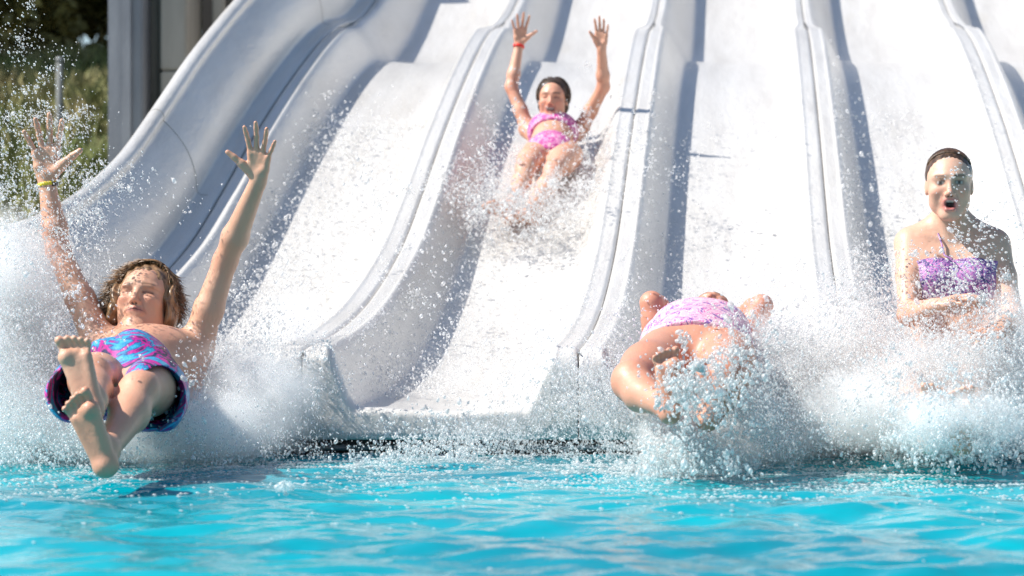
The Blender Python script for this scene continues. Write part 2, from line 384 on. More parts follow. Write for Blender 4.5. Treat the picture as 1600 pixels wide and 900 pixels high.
# ------------------------------------------------------------ figures: one smooth continuous surface each
def nrm(v):
    v = np.array(v, float); return v / (np.linalg.norm(v) + 1e-12)
class Body:
    """a smooth blend of tapered limbs and ellipsoids, evaluated on a grid and skinned as one mesh"""
    def __init__(s, h=.004): s.h = h; s.ops = []; s.nt = None
    def mark(s): s.nt = len(s.ops)
    def cap(s, a, b, ra, rb, k=.02, sub=False): s.ops.append(('c', np.array(a, float), np.array(b, float), ra, rb, k, sub)); return s
    def chain(s, pts, rs, k=.02):
        for i in range(len(pts) - 1): s.cap(pts[i], pts[i + 1], rs[i], rs[i + 1], k)
        return s
    def ell(s, c, r, k=.02, M=None, sub=False):
        s.ops.append(('e', np.array(c, float), np.array(r, float), np.eye(3) if M is None else np.array(M, float), None, k, sub)); return s
    def build(s):
        h = s.h; lo, hi = [], []
        for o in s.ops:
            if o[6]: continue
            if o[0] == 'c':
                lo.append(np.minimum(o[1] - o[3], o[2] - o[4])); hi.append(np.maximum(o[1] + o[3], o[2] + o[4]))
            else:
                e = np.sqrt(((o[3] * o[2][:, None]) ** 2).sum(0)); lo.append(o[1] - e); hi.append(o[1] + e)
        s.lo = np.min(lo, 0) - .03; hi = np.max(hi, 0) + .03
        s.n = np.ceil((hi - s.lo) / h).astype(int) + 1
        F = np.full(s.n, .2, np.float32)
        ax = [s.lo[i] + h * np.arange(s.n[i]) for i in range(3)]
        for io, o in enumerate(s.ops):
            if io == s.nt: s.T = F.copy()
            k = o[5]; pad = k * 1.3 + 3 * h
            if o[0] == 'c': a = np.minimum(o[1] - o[3], o[2] - o[4]); b = np.maximum(o[1] + o[3], o[2] + o[4])
            else:
                e = np.sqrt(((o[3] * o[2][:, None]) ** 2).sum(0)); a = o[1] - e; b = o[1] + e
            i0 = np.clip(np.floor((a - pad - s.lo) / h).astype(int), 0, s.n); i1 = np.clip(np.ceil((b + pad - s.lo) / h).astype(int), 0, s.n)
            if (i1 <= i0).any(): continue
            sl = tuple(slice(x, y) for x, y in zip(i0, i1))
            X = ax[0][sl[0]][:, None, None].astype(np.float32); Y = ax[1][sl[1]][None, :, None].astype(np.float32); Z = ax[2][sl[2]][None, None, :].astype(np.float32)
            if o[0] == 'c':
                A, B = o[1], o[2]; d = B - A; dd = float(d @ d) + 1e-9
                t = np.clip(((X - A[0]) * d[0] + (Y - A[1]) * d[1] + (Z - A[2]) * d[2]) / dd, 0, 1)
                D = np.sqrt((X - A[0] - t * d[0]) ** 2 + (Y - A[1] - t * d[1]) ** 2 + (Z - A[2] - t * d[2]) ** 2) - (o[3] + (o[4] - o[3]) * t)
            else:
                c, r, M = o[1], o[2], o[3]; q = 0; q2 = 0
                for i in range(3):
                    l = (X - c[0]) * M[i, 0] + (Y - c[1]) * M[i, 1] + (Z - c[2]) * M[i, 2]; q = q + (l / r[i]) ** 2; q2 = q2 + (l / r[i] ** 2) ** 2
                q = np.sqrt(q); D = q * (q - 1) / (np.sqrt(q2) + 1e-6)
            G = F[sl]
            if o[6]:
                D = -D; hh = np.clip(.5 - .5 * (D - G) / k, 0, 1) if k > 0 else (D < G) * 1.0
                F[sl] = D * (1 - hh) + G * hh + k * hh * (1 - hh)
            else:
                hh = np.clip(.5 + .5 * (G - D) / k, 0, 1); F[sl] = G * (1 - hh) + D * hh - k * hh * (1 - hh)
        s.F = F; s.ax = ax; return s
    def surf(s, F=None): return surface_nets(s.F if F is None else F, s.lo, s.h)

def surface_nets(F, lo, h):
    F = F.copy(); F[0] = F[-1] = .1; F[:, 0] = F[:, -1] = .1; F[:, :, 0] = F[:, :, -1] = .1
    nx, ny, nz = F.shape; S = F < 0
    cnt = np.zeros((nx - 1, ny - 1, nz - 1), np.int8)
    for a in (0, 1):
        for b in (0, 1):
            for c in (0, 1): cnt += S[a:nx - 1 + a, b:ny - 1 + b, c:nz - 1 + c]
    act = (cnt > 0) & (cnt < 8); ci = np.argwhere(act); idx = np.full(act.shape, -1, np.int32); idx[act] = np.arange(len(ci))
    acc = np.zeros((len(ci), 3)); num = np.zeros(len(ci))
    corners = [(a, b, c) for a in (0, 1) for b in (0, 1) for c in (0, 1)]
    for p in corners:
        for d in range(3):
            if p[d]: continue
            q = list(p); q[d] = 1
            f0 = F[ci[:, 0] + p[0], ci[:, 1] + p[1], ci[:, 2] + p[2]]; f1 = F[ci[:, 0] + q[0], ci[:, 1] + q[1], ci[:, 2] + q[2]]
            m = (f0 < 0) != (f1 < 0); t = np.where(m, f0 / np.where(m, f0 - f1, 1), 0)
            v = np.array(p, float)[None, :].repeat(len(ci), 0); v[:, d] += t; acc += v * m[:, None]; num += m
    V = lo + h * (ci + acc / num[:, None]); Fq = []
    for d in range(3):
        u, w_ = (d + 1) % 3, (d + 2) % 3
        A = S.take(range(0, S.shape[d] - 1), d); B = S.take(range(1, S.shape[d]), d)
        e = np.argwhere(A != B); flip = A[tuple(e.T)]
        c = []
        for (du, dv) in ((0, 0), (1, 0), (1, 1), (0, 1)):
            g = e.copy(); g[:, u] -= du; g[:, w_] -= dv; c.append(idx[tuple(g.T)])
        q = np.stack(c, 1); q[~flip] = q[~flip][:, ::-1]; Fq.append(q)
    Fq = np.concatenate(Fq); Fq = Fq[(Fq >= 0).all(1)][:, ::-1]
    return V, Fq

def tri(F): return F
def relax(V, F, it=2, lam=.5):
    n = len(V)
    E = np.concatenate([F[:, [0, 1]], F[:, [1, 2]], F[:, [2, 3]], F[:, [3, 0]]])
    deg = np.bincount(E.ravel(), minlength=n).astype(float)[:, None]
    for _ in range(it):
        A = np.stack([np.bincount(E[:, 0], V[E[:, 1], i], n) + np.bincount(E[:, 1], V[E[:, 0], i], n) for i in range(3)], 1)
        V = V + lam * (A / np.maximum(deg, 1) - V)
    return V
def figure(name, V, F, parent, mt, colors=None, it=2):
    V = relax(V, F, it); me = npmesh(V, F); o = link(name, me, None, [mt])
    if colors is not None:
        C = colors(V); at = me.color_attributes.new('skin', 'FLOAT_COLOR', 'POINT'); at.data.foreach_set('color', np.concatenate([C, np.ones((len(C), 1))], 1).astype(np.float32).ravel())
    return own(parent, o) if parent is not None else o
def frame(fwd, up):
    """rows: right (the figure's left-hand side of the picture is -x), forward, up"""
    f = nrm(fwd); u = np.array(up, float); u = nrm(u - f * (u @ f)); r = np.cross(f, u); return np.array((r, f, u))

def limb_arm(B, S, E, W, r, k=.02):
    """shoulder, elbow, wrist with muscle bellies; r = (shoulder, upper, elbow, forearm, wrist)"""
    S, E, W = map(np.array, (S, E, W))
    B.cap(S, S + (E - S) * .45, r[0], r[1], k); B.cap(S + (E - S) * .45, E, r[1], r[2], k)
    B.cap(E, E + (W - E) * .3, r[2], r[3], k); B.cap(E + (W - E) * .3, W, r[3], r[4], k)
def limb_leg(B, H, K, A, r, k=.03, calf=(0, 0, -1)):
    H, K, A = map(np.array, (H, K, A)); calf = np.array(calf, float)
    B.cap(H, H + (K - H) * .5, r[0], r[1], k); B.cap(H + (K - H) * .5, K, r[1], r[2], k)
    m = K + (A - K) * .3 + calf * r[3] * .28
    B.cap(K, m, r[2] * .92, r[3], k); B.cap(m, A, r[3], r[4], k); B.ell(K + (0, 0, r[2] * .15), (r[2] * .8,) * 3, .02)

def hand(B, W, fdir, ndir, side, size=.19, spread=1.0, curl=(.15, .15, .2, .25, .3), thumb=1.0):
    """W wrist, fdir towards the middle finger, ndir out of the palm, side=+1 when the thumb is on the cross(fdir,ndir) side"""
    f = nrm(fdir); n = nrm(np.array(ndir, float) - f * (np.array(ndir, float) @ f)); s_ = np.cross(f, n) * side; W = np.array(W, float); u = size / .19
    B.cap(W - f * .01 * u, W + f * .02 * u, .023 * u, .024 * u, .012)
    kn = [(.030, .088, 0.0), (.011, .094, .003), (-.009, .089, .002), (-.028, .079, -.002)]     # index .. little
    ln = [(.043, .025, .020), (.048, .029, .021), (.044, .027, .020), (.033, .020, .018)]
    rd = [.0092, .0094, .0089, .0079]; sp = [.20, .03, -.15, -.36]
    for i in range(4):
        K = W + (s_ * kn[i][0] + f * kn[i][1] - n * kn[i][2]) * u
        base = W + (s_ * kn[i][0] * .55 + f * .018) * u
        B.cap(base, K, .0145 * u, .0125 * u, .010 * u)
        a = sp[i] * spread; d = nrm(f * math.cos(a) + s_ * math.sin(a)); p = K; c = curl[i + 1] * .35
        for j in range(3):
            dd = nrm(d * math.cos(c) + n * math.sin(c)); q = p + dd * ln[i][j] * u
            B.cap(p, q, rd[i] * u * (1 - .07 * j), rd[i] * u * (.93 - .08 * j), .0045 * u); p = q; c += curl[i + 1]
    T0 = W + (s_ * .022 + f * .022 + n * .006) * u; T1 = T0 + (s_ * .026 * thumb + f * .030 + n * .008) * u
    d = nrm(s_ * .75 * thumb + f * .70 + n * .15); T2 = T1 + d * .032 * u; d2 = nrm(d + s_ * .10 + f * .15 * curl[0]); T3 = T2 + d2 * .026 * u
    B.cap(T0, T1, .016 * u, .0145 * u, .010 * u); B.cap(T1, T2, .0125 * u, .0105 * u, .006 * u); B.cap(T2, T3, .0105 * u, .0085 * u, .005 * u)
    B.ell(W + (s_ * -.020 + f * .040 + n * .006) * u, np.array((.014,) * 3) * u, .012)

def foot(B, A, toe, sole, side, size=.25, k=.012, toes=True):
    """A ankle, toe: heel-to-toe direction, sole: out of the sole, side=+1 when the big toe is on cross(toe, sole)"""
    t = nrm(toe); n = nrm(np.array(sole, float) - t * (np.array(sole, float) @ t)); s_ = np.cross(t, n) * side; u = size / .25; A = np.array(A, float)
    hl = A + (-t * .035 + n * .045) * u
    B.ell(hl, np.array((.031,) * 3) * u, .02); B.cap(A, hl, .032 * u, .028 * u, .02)
    ball = A + (t * .125 + n * .045) * u
    for x, r0, r1 in ((.026, .022, .021), (.002, .021, .017), (-.026, .022, .016)):
        B.cap(hl + s_ * x * .35 * u, ball + (s_ * x - t * (.0 if x > 0 else .012)) * u - n * .002 * u, r0 * u, r1 * u, k)
    B.cap(A, ball - n * .012 * u - t * .02 * u, .034 * u, .020 * u, .02)                     # instep
    B.ell(ball + s_ * .024 * u + n * .006 * u, np.array((.022,) * 3) * u, .012)
    B.cap(hl + s_ * .022 * u, ball + s_ * .012 * u - t * .02 * u, .001, .001, .001)
    for i, (x, ln, r) in enumerate(((.029, .047, .0135), (.008, .046, .0098), (-.009, .040, .0092), (-.025, .032, .0088), (-.039, .022, .0085))):
        b0 = ball + (s_ * x * .95 + t * .004 - n * .002) * u; b1 = b0 + (t * ln * .62 - n * .004 + s_ * (x * .10)) * u; b2 = b0 + (t * ln + n * .006 + s_ * x * .12) * u
        B.cap(b0, b1, r * .80 * u, r * .82 * u, .005); B.cap(b1, b2, r * .86 * u, r * u, .004)

def head(B, C, fwd, up, size=.235, face='smile', fem=False):
    """C centre of the head; returns frame for painting"""
    M = frame(fwd, up); u = size / .235; C = np.array(C, float)
    def w_(x, y, z): return C + (M[0] * x + M[1] * y + M[2] * z) * u
    def E(p, r, k, sub=False): B.ell(w_(*p), np.array(r) * u, k * u, M, sub)
    def Cp(a, b, ra, rb, k, sub=False): B.cap(w_(*a), w_(*b), ra * u, rb * u, k * u, sub)
    j = .92 if fem else 1.0
    E((0, -.012, .034), (.074, .094, .084), .02); E((0, .022, .018), (.066, .072, .070), .02)
    E((0, .026, -.040), (.054 * j, .060, .066), .025); E((0, .066, -.094), (.022 * j, .020, .019), .024)
    for s_ in (-1, 1):
        Cp((s_ * .052 * j, -.002, -.060), (s_ * .018 * j, .058, -.098), .017, .015, .022)      # jaw
        E((s_ * .040, .060, -.020), (.023, .022, .020), .018)                                  # cheek
        Cp((s_ * .014, .086, .030), (s_ * .048, .066, .028), .008, .008, .014)                 # brow
        E((s_ * .031, .092, .008), (.017, .013, .011), .010, True)                             # socket
        E((s_ * .031, .0735, .008), (.0125, .0125, .0115), .003)                               # eye
        E((s_ * .0735, -.008, -.006), (.0080, .016, .027), .008); E((s_ * .081, -.002, -.002), (.003, .007, .012), .004, True)
        E((s_ * .0115, .093, -.031), (.0075, .010, .007), .004)                                # nostril wing
    for s_ in (-1, 1): E((s_ * .046, .030, -.040), (.020, .034, .040), .022)
    if face == 'shut':
        for s_ in (-1, 1):
            E((s_ * .038, .074, -.014), (.019, .014, .011), .008); E((s_ * .030, .084, .024), (.022, .010, .008), .008)
            Cp((s_ * .016, .0935, .004), (s_ * .048, .077, .006), .0042, .0030, .003, True)
    Cp((0, .084, .020), (0, .103, -.024), .0075, .0100, .009); E((0, .104, -.026), (.0105, .010, .009), .006)
    for s_ in (-1, 1): E((s_ * .0055, .103, -.0365), (.0035, .005, .003), .002, True)
    E((0, .074, -.054), (.026, .018, .020), .014)
    if face == 'open':
        Cp((-.014, .088, -.048), (.014, .088, -.048), .0052, .0052, .006); Cp((-.012, .086, -.079), (.012, .086, -.079), .0068, .0068, .006)
        E((0, .096, -.063), (.017, .022, .0115), .005, True)
    elif face == 'smile':
        Cp((-.022, .083, -.049), (.022, .083, -.049), .0048, .0048, .006); Cp((-.018, .083, -.069), (.018, .083, -.069), .0060, .0060, .006)
        E((0, .096, -.058), (.020, .016, .0072), .004, True)
    else:
        Cp((-.029, .073, -.055), (0, .092, -.050), .0042, .0055, .006); Cp((.029, .073, -.055), (0, .092, -.050), .0042, .0055, .006); Cp((-.018, .081, -.062), (.018, .081, -.062), .0062, .0062, .006)
    return (C, M, u, face)

def smear(C, w_, c):
    c = np.array(c); return C * (1 - w_[:, None]) + c * w_[:, None]
def paint_head(V, C, hd, skin, eyes='closed', brow=(.10, .06, .035), lip=(.45, .14, .12)):  # besides real tints, darkens sockets, creases, nostrils and mouth opening with painted-in shade
    c, M, u, face = hd; L = (V - c) @ M.T / u; x, y, z = L.T; ax = np.abs(x); front = (y > .03) * (np.abs(z) < .13)
    def g(dx, dz, rx, rz, p=2): return np.exp(-((np.abs(dx) / rx) ** p + (np.abs(dz) / rz) ** p)) * front
    red = np.array(skin) * (1.08, .78, .74)
    C = smear(C, .65 * g(ax - .040, z + .022, .020, .018), red); C = smear(C, .55 * g(x, z + .026, .014, .012) , red)
    br = np.exp(-(((z - .030 + .10 * (ax - .030) ** 2 * 20) / .0050) ** 2)) * ss(.010, .016, ax) * ss(.054, .044, ax) * front
    C = smear(C, .90 * br, brow)
    if eyes == 'open':
        C = smear(C, g(ax - .031, z - .010, .021, .014, 2) * .55, np.array(skin) * (.62, .5, .5)); C = smear(C, g(ax - .031, z - .0085, .0155, .0080, 4) * .92, np.array(skin) * .16)  # socket shade painted into the skin, then the dark lid line
        C = smear(C, g(ax - .031, z - .0080, .0105, .0042, 6), (.50, .45, .42)); C = smear(C, g(ax - .031, z - .0085, .0055, .0055, 6), (.045, .028, .018))
    else:
        cur = z - .0055 + 1.5 * (ax - .031) ** 2 * 4
        C = smear(C, .97 * np.exp(-((cur / .0042) ** 2)) * ss(.013, .018, ax) * ss(.051, .045, ax) * front, np.array(skin) * (.28, .20, .18))  # shade in the crease of the closed lids, put into the colour
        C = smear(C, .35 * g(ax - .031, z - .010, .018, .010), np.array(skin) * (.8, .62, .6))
        for dz in (.018, -.008): C = smear(C, .4 * np.exp(-(((z - dz + .1 * (ax - .05)) / .002) ** 2)) * ss(.03, .04, ax) * ss(.066, .055, ax) * front, np.array(skin) * .5)  # wrinkle shade painted beside the eyes
    for s_ in (-1, 1):                                   # painted shade of the folds from nostrils to mouth corners
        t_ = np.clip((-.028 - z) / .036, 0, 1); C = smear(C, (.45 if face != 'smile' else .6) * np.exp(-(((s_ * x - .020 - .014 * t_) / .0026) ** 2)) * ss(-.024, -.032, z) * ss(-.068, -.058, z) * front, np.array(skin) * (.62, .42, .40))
    if face == 'shut':
        for s_ in (-1, 1): C = smear(C, .6 * np.exp(-(((s_ * x - .0065) / .002) ** 2)) * ss(.018, .024, z) * ss(.048, .038, z) * front, np.array(skin) * .45)  # painted shade of the frown lines between the brows
        C = smear(C, .45 * g(ax - .030, z - .020, .020, .006), np.array(skin) * (.55, .40, .38)); C = smear(C, .5 * g(ax - .036, z + .006, .018, .004), np.array(skin) * (.7, .5, .48))  # shade under brows and eyes painted into the skin
    if face == 'open': 
        C = smear(C, g(x, z + .0635, .0265, .0220, 4), lip); C = smear(C, g(x, z + .0635, .0165, .0120, 6), (.035, .008, .008)); C = smear(C, g(x, z + .0535, .013, .0032, 6), (.62, .58, .52))
    elif face == 'smile':
        C = smear(C, g(x, z + .0585, .027, .0155, 4), lip); C = smear(C, g(x, z + .0595, .0235, .0100, 6), (.05, .012, .012)); C = smear(C, g(x, z + .0550, .018, .0036, 6), (.68, .64, .58))
    else:
        zz = z + .0535 + 4.5 * x * x; C = smear(C, .75 * g(x, zz, .029, .0085, 4), lip); C = smear(C, g(x, zz, .028, .0024, 4), np.array(lip) * .2)
    for s_ in (-1, 1): C = smear(C, g(x - s_ * .0055, z + .0370, .0035, .0025, 4), (.06, .015, .012))
    return C
def skin_colors(base, hd, extra=None, **kw):
    def f(V):
        n = np.zeros(len(V)); r = np.random.default_rng(5)
        for s_ in (6, 13, 27):
            d = r.normal(size=(3, 3)); n += np.sin(V @ d[0] * s_ + 2 * np.sin(V @ d[1] * s_)) / 3
        C = np.array(base)[None] * (1 + .12 * n[:, None] * np.array((.4, 1, 1.1))); 
        if extra is not None: C = extra(V, C)
        return np.clip(paint_head(V, C, hd, base, **kw), 0, 1)
    return f
def blotch(V, C, p, r, amt=.6, tint=(1.06, .76, .70)):
    w_ = amt * np.exp(-(np.linalg.norm(V - np.array(p), axis=1) / r) ** 2); return C * (1 - w_[:, None]) + C * np.array(tint) * w_[:, None]

def skin_material(name):
    m = mat(name, (.6, .35, .25), .5); N, L, b = nodes(m)
    a = N.new('ShaderNodeVertexColor'); a.layer_name = 'skin'; L.new(a.outputs[0], b.inputs['Base Color'])
    b.inputs['Subsurface Weight'].default_value = .12; b.inputs['Subsurface Radius'].default_value = (.02, .007, .004); b.inputs['Subsurface Scale'].default_value = .5
    b.inputs['Coat Weight'].default_value = .28; b.inputs['Coat Roughness'].default_value = .16; b.inputs['Coat IOR'].default_value = 1.33
    n1 = noise(N, L, 190, 3, .6, coords(N, L)); n2 = noise(N, L, 45, 3, .6, coords(N, L))
    r = ramp(N, L, n1.outputs[0], [(.48, (0, 0, 0)), (.62, (1, 1, 1))])
    b1 = bump(N, L, n2.outputs[0], .003, .5); b2 = bump(N, L, r.outputs[0], .0016, .6, b1.outputs[0]); L.new(b2.outputs[0], b.inputs['Coat Normal'])
    L.new(b1.outputs[0], b.inputs['Normal']); return m
M_skin = skin_material('wet_skin')

def cloth(B, masks, t=.004):
    """garment: the body swelled by t and kept only inside the union of mask fields"""
    return np.maximum(B.T - t, masks)
def slab(B, p, n, half):
    """distance-like field: |(x-p).n| - half on the grid of B"""
    n = nrm(n); X, Y, Z = B.ax
    d = (X[:, None, None] - p[0]) * n[0] + (Y[None, :, None] - p[1]) * n[1] + (Z[None, None, :] - p[2]) * n[2]
    return (np.abs(d) - half).astype(np.float32)
def ball(B, p, r, M=None):
    X, Y, Z = B.ax
    return (np.sqrt((X[:, None, None] - p[0]) ** 2 + (Y[None, :, None] - p[1]) ** 2 + (Z[None, None, :] - p[2]) ** 2) - r).astype(np.float32)

def fabric(name, stops, scale, base_scale=(1, 1, 1), dist=1.5, wrink=.006, interp='CONSTANT'):
    m = mat(name, (.5, .2, .5), .6); N, L, b = nodes(m)
    n1 = noise(N, L, scale, 2, .5, coords(N, L, base_scale), distortion=dist); r = ramp(N, L, n1.outputs[0], stops, interp); L.new(r.outputs[0], b.inputs['Base Color'])
    n2 = noise(N, L, 22, 4, .6, coords(N, L, (1, 1, .6))); L.new(bump(N, L, n2.outputs[0], wrink, .9).outputs[0], b.inputs['Normal'])
    b.inputs['Coat Weight'].default_value = .25; b.inputs['Coat Roughness'].default_value = .25; return m
def hair_material(name, c0, c1):
    m = mat(name, c0, .38); N, L, b = nodes(m); n1 = noise(N, L, 60, 3, .6, coords(N, L, (1, 1, .3))); r = ramp(N, L, n1.outputs[0], [(.35, c0), (.65, c1)]); L.new(r.outputs[0], b.inputs['Base Color'])
    b.inputs['Coat Weight'].default_value = .12; b.inputs['Coat Roughness'].default_value = .3; return m
def strands(parent, paths, r0, mt, n=4, name='hair'):
    V, F = [], []
    for p in paths:
        m_ = len(p); tv, tf = tube(p, [r0 * (1 - .75 * i / (m_ - 1)) for i in range(m_)], n); k = len(V); V += tv; F += [tuple(i + k for i in f) for f in tf]
    return own(parent, link(name, mesh(V, F), None, [mt]))
def band(parent, name, p, axis, r, half, mt, sq=1.0):
    """a wristband: short ring round the wrist"""
    a = nrm(axis); x = nrm(np.cross(a, (0, 1, 0.2))); y = np.cross(a, x); V = []
    for (rr, hh) in ((r, -half), (r + .0035, -half), (r + .0035, half), (r, half)):
        for k in range(28):
            th = 2 * math.pi * k / 28; V.append(np.array(p) + (x * math.cos(th) + y * math.sin(th) * sq) * rr + a * hh)
    F = grid_faces(4, 28, True).tolist() + [(84 + (k), 84 + (k + 1) % 28, (k + 1) % 28, k) for k in range(28)]
    return own(parent, link(name, mesh(V, F), None, [mt]))
# ------------------------------------------------------------ the four riders
SK_M = (.62, .325, .215); SK_G = (.62, .32, .215); SK_W = (.64, .37, .265); SK_C = (.57, .275, .185)
def dirY(px0, py0, px1, py1, dy=0.0, s=480.0):
    """a direction given by its run in the picture (metres at scale s) and its depth change"""
    return np.array(((px1 - px0) / s, dy, -(py1 - py0) / s))

# ---- 1: young man flying off the lip feet first
def man():
    root = tag(empty('person', P(200, 640, 7.3)), 'person in cyan and magenta swim shorts flying off the slide feet first', 'person')
    B = Body(.0038)
    pel = P(196, 598, 7.30); wst = P(212, 580, 7.46); ch = P(232, 566, 7.66); nb = P(230, 536, 7.76)
    sL, sR = P(155, 532, 7.78), P(306, 542, 7.78)
    B.cap(pel, wst, .115, .105, .05); B.cap(wst, ch, .110, .120, .05); B.ell((sL * .62 + ch * .38), (.085, .085, .07), .05); B.ell((sR * .62 + ch * .38), (.085, .085, .07), .05)
    B.cap(ch + (-.04, 0, -.01), ch + (.04, 0, -.01), .115, .115, .05)
    B.cap(nb + (0, .02, -.02), P(228, 505, 7.80), .056, .054, .03); B.cap(nb + (0, 0, -.03), sL, .045, .048, .04); B.cap(nb + (0, 0, -.03), sR, .045, .048, .04)
    for a, b_ in ((.012, .05), (-.012, -.05)): B.cap(nb + (a, -.035, -.008), nb + (a + b_ * 2.2, -.02, -.012), .010, .009, .016)        # collar bones
    B.cap(nb + (.012, -.045, -.005), P(247, 500, 7.80), .012, .012, .012); B.cap(nb + (-.012, -.045, -.005), P(208, 500, 7.80), .012, .012, .012)
    eL, wL = P(91, 392, 7.92), P(73, 283, 7.94); eR, wR = P(352, 408, 7.76), P(404, 282, 7.62)
    ar = (.053, .047, .038, .042, .026)
    limb_arm(B, sL, eL, wL, ar); limb_arm(B, sR, eR, wR, ar)
    B.cap(sL + (.0, .0, -.01), ch + (-.13, 0, -.07), .045, .05, .05); B.cap(sR, ch + (.12, 0, -.08), .045, .05, .05)
    hand(B, wL, (-.01, -.08, 1), (.12, -1, -.05), 1, .222, 1.15, (.2, .10, .08, .10, .14), 1.2)
    hand(B, wR, (.10, -.30, 1), (-.15, -1, -.25), -1, .190, 1.15, (.2, .12, .10, .14, .2), 1.2)
    hc = P(226, 474, 7.84); up = (.05, .36, .93); fw = (-.04, -.93, .37)
    hd = head(B, hc, fw, up, .252, 'shut')
    # legs, crossed at the ankles
    hL, kL, aL = P(158, 600, 7.26), P(143, 588, 6.88), P(146, 630, 6.60)
    hR, kR, aR = P(240, 606, 7.26), P(218, 612, 6.86), P(165, 704, 6.50)
    lr = (.085, .078, .056, .052, .034)
    limb_leg(B, hL, kL, aL, lr); limb_leg(B, hR, kR, aR, lr)
    foot(B, aL + (0, .0, .01), dirY(158, 660, 125, 560, .03), (.10, -1, -.28), -1, .255)
    foot(B, aR, dirY(155, 735, 128, 665, -.02), (-.05, -1, -.10), 1, .250)
    B.build(); V, F = B.surf()
    def ex(V, C):
        for p in (eL, eR, kR, kL): C = blotch(V, C, p, .06, .5)
        for p in (P(70, 225, 7.9), P(412, 232, 7.6)): C = blotch(V, C, p, .05, .6, (1.12, .92, .88))
        for p in (P(125, 600, 6.4), P(145, 700, 6.4)): C = blotch(V, C, p, .10, .5, (1.02, .88, .82))
        return C
    figure('body', V, F, root, M_skin, skin_colors(SK_M, hd, ex, brow=(.16, .09, .05)))
    # shorts: two wide legs, open at the hems
    S = Body(.0045)
    pL0, pL1 = P(150, 598, 7.30), P(124, 612, 7.00); pR0, pR1 = P(232, 606, 7.30), P(238, 622, 6.98)
    S.cap(pel + (0, .05, .0), pel, .120, .125, .05); S.cap(pL0, pL1, .106, .094, .04); S.cap(pR0, pR1, .115, .104, .04)
    S.cap(pel + (-.0, .1, .03), pel + (0, 0, .02), .13, .13, .04)
    inn = [(pL0 + (pL1 - pL0) * .15, pL1 + (pL1 - pL0) * .6), (pR0 + (pR1 - pR0) * .15, pR1 + (pR1 - pR0) * .6)]
    S.cap(*inn[0], .080, .088, .004, True); S.cap(*inn[1], .086, .098, .004, True)
    S.build(); G = S.F.copy()
    hem = slab(S, (0, 6.99, 0), (0, 1, -.28), 0) ; X, Y, Z = S.ax
    cut = (6.93 + .10 * (Z[None, None, :] - .15) * -1) - Y[None, :, None] + .02 * np.sin(X[:, None, None] * 40) + 0 * Z[None, None, :]
    G = np.maximum(G, cut.astype(np.float32))
    # folds
    G = G + (.006 * np.sin(X[:, None, None] * 38 + Z[None, None, :] * 22 + 3 * np.sin(Y[None, :, None] * 11)) * 1.0).astype(np.float32)
    V, F = surface_nets(G, S.lo, S.h)
    m = mat('tie_dye_shorts', (.1, .4, .7), .6); N, L, b = nodes(m); co = coords(N, L, (1, .8, 1.3))
    n1 = noise(N, L, 5.0, 3, .6, co, distortion=2.2)
    r = ramp(N, L, n1.outputs[0], [(.30, (.006, .008, .035)), (.42, (.012, .02, .09)), (.44, (.42, .008, .22)), (.48, (.50, .015, .28)), (.50, (.01, .05, .22)), (.52, (.008, .22, .45)), (.57, (.03, .36, .55)), (.60, (.01, .12, .36)), (.64, (.36, .012, .24))]); L.new(r.outputs[0], b.inputs['Base Color'])
    n2 = noise(N, L, 16, 4, .6, coords(N, L)); L.new(bump(N, L, n2.outputs[0], .012, .9).outputs[0], b.inputs['Normal'])
    b.inputs['Coat Weight'].default_value = .3; b.inputs['Coat Roughness'].default_value = .25
    figure('swim_shorts', V, F, root, m, None, 3)
    # hair: short cap plus wind-blown locks
    Hc = Body(.004); C, Mx, u, _ = hd
    def hp(x, y, z): return C + (Mx[0] * x + Mx[1] * y + Mx[2] * z) * u
    Hc.ell(hp(0, -.020, .044), np.array((.092, .100, .092)), .02, Mx); Hc.ell(hp(0, -.05, -.03), np.array((.090, .06, .09)), .02, Mx)
    for k_, q_ in ((-1, 1.0), (1, 1.25)):
        Hc.ell(hp(k_ * .086, .0, -.005), np.array((.020 * q_, .045, .070)), .02, Mx); Hc.ell(hp(k_ * .090 * q_ ** .3, -.015, -.055), np.array((.017 * q_, .04, .034)), .02, Mx)
    Hc.ell(hp(0, .090, -.032), np.array((.062, .078, .094)), .012, Mx, True)
    Hc.build(); X, Y, Z = Hc.ax; Hc.F += (.0028 * np.sin(X[:, None, None] * 190 + 2.5 * np.sin(Z[None, None, :] * 50) + Y[None, :, None] * 60) + .002 * np.sin(X[:, None, None] * 90 - Z[None, None, :] * 70)).astype(np.float32); V, F = Hc.surf(); mh = hair_material('brown_hair', (.11, .056, .025), (.38, .22, .11))
    figure('hair', V, F, root, mh, None, 2)
    r = np.random.default_rng(3); paths = []
    for i in range(4200):
        a = r.uniform(-1.75, 1.75); e = r.uniform(-.4, 1.45)
        d = np.array((math.sin(a) * math.cos(e), -math.cos(a) * math.cos(e) * .9 + .25, math.sin(e))); d = nrm(d)
        p0 = np.array((0, -.02, .03)) + d * np.array((.087, .097, .090))
        if p0[1] > .05 and abs(p0[0]) < .05 and p0[2] < .070: continue
        sd_ = 1 if p0[0] > -.035 else -1; ln = r.uniform(.035, .085) * (1.2 if sd_ > 0 else .9)
        out = .30 if sd_ > 0 else .05
        v = nrm(np.array((sd_ * (.30 + .3 * (sd_ > 0) * r.random()), .05 - .2 * r.random(), -.85 + .25 * r.random())) + r.normal(size=3) * .13); pts = [p0 - d * .006]; q = p0.copy()
        for k in range(5):
            v = nrm(v + r.normal(size=3) * .10 + np.array((sd_ * out * .55, 0, .10 * (k > 2)))); q = q + v * ln / 5
            l = q / np.array((.084, .10, .12)); q2 = (q - (0, -.02, .02)); nn = np.sqrt(((q2 / np.array((.092, .10, .13))) ** 2).sum())
            if nn < 1: q = np.array((0, -.02, .02)) + q2 / nn
            pts.append(q.copy())
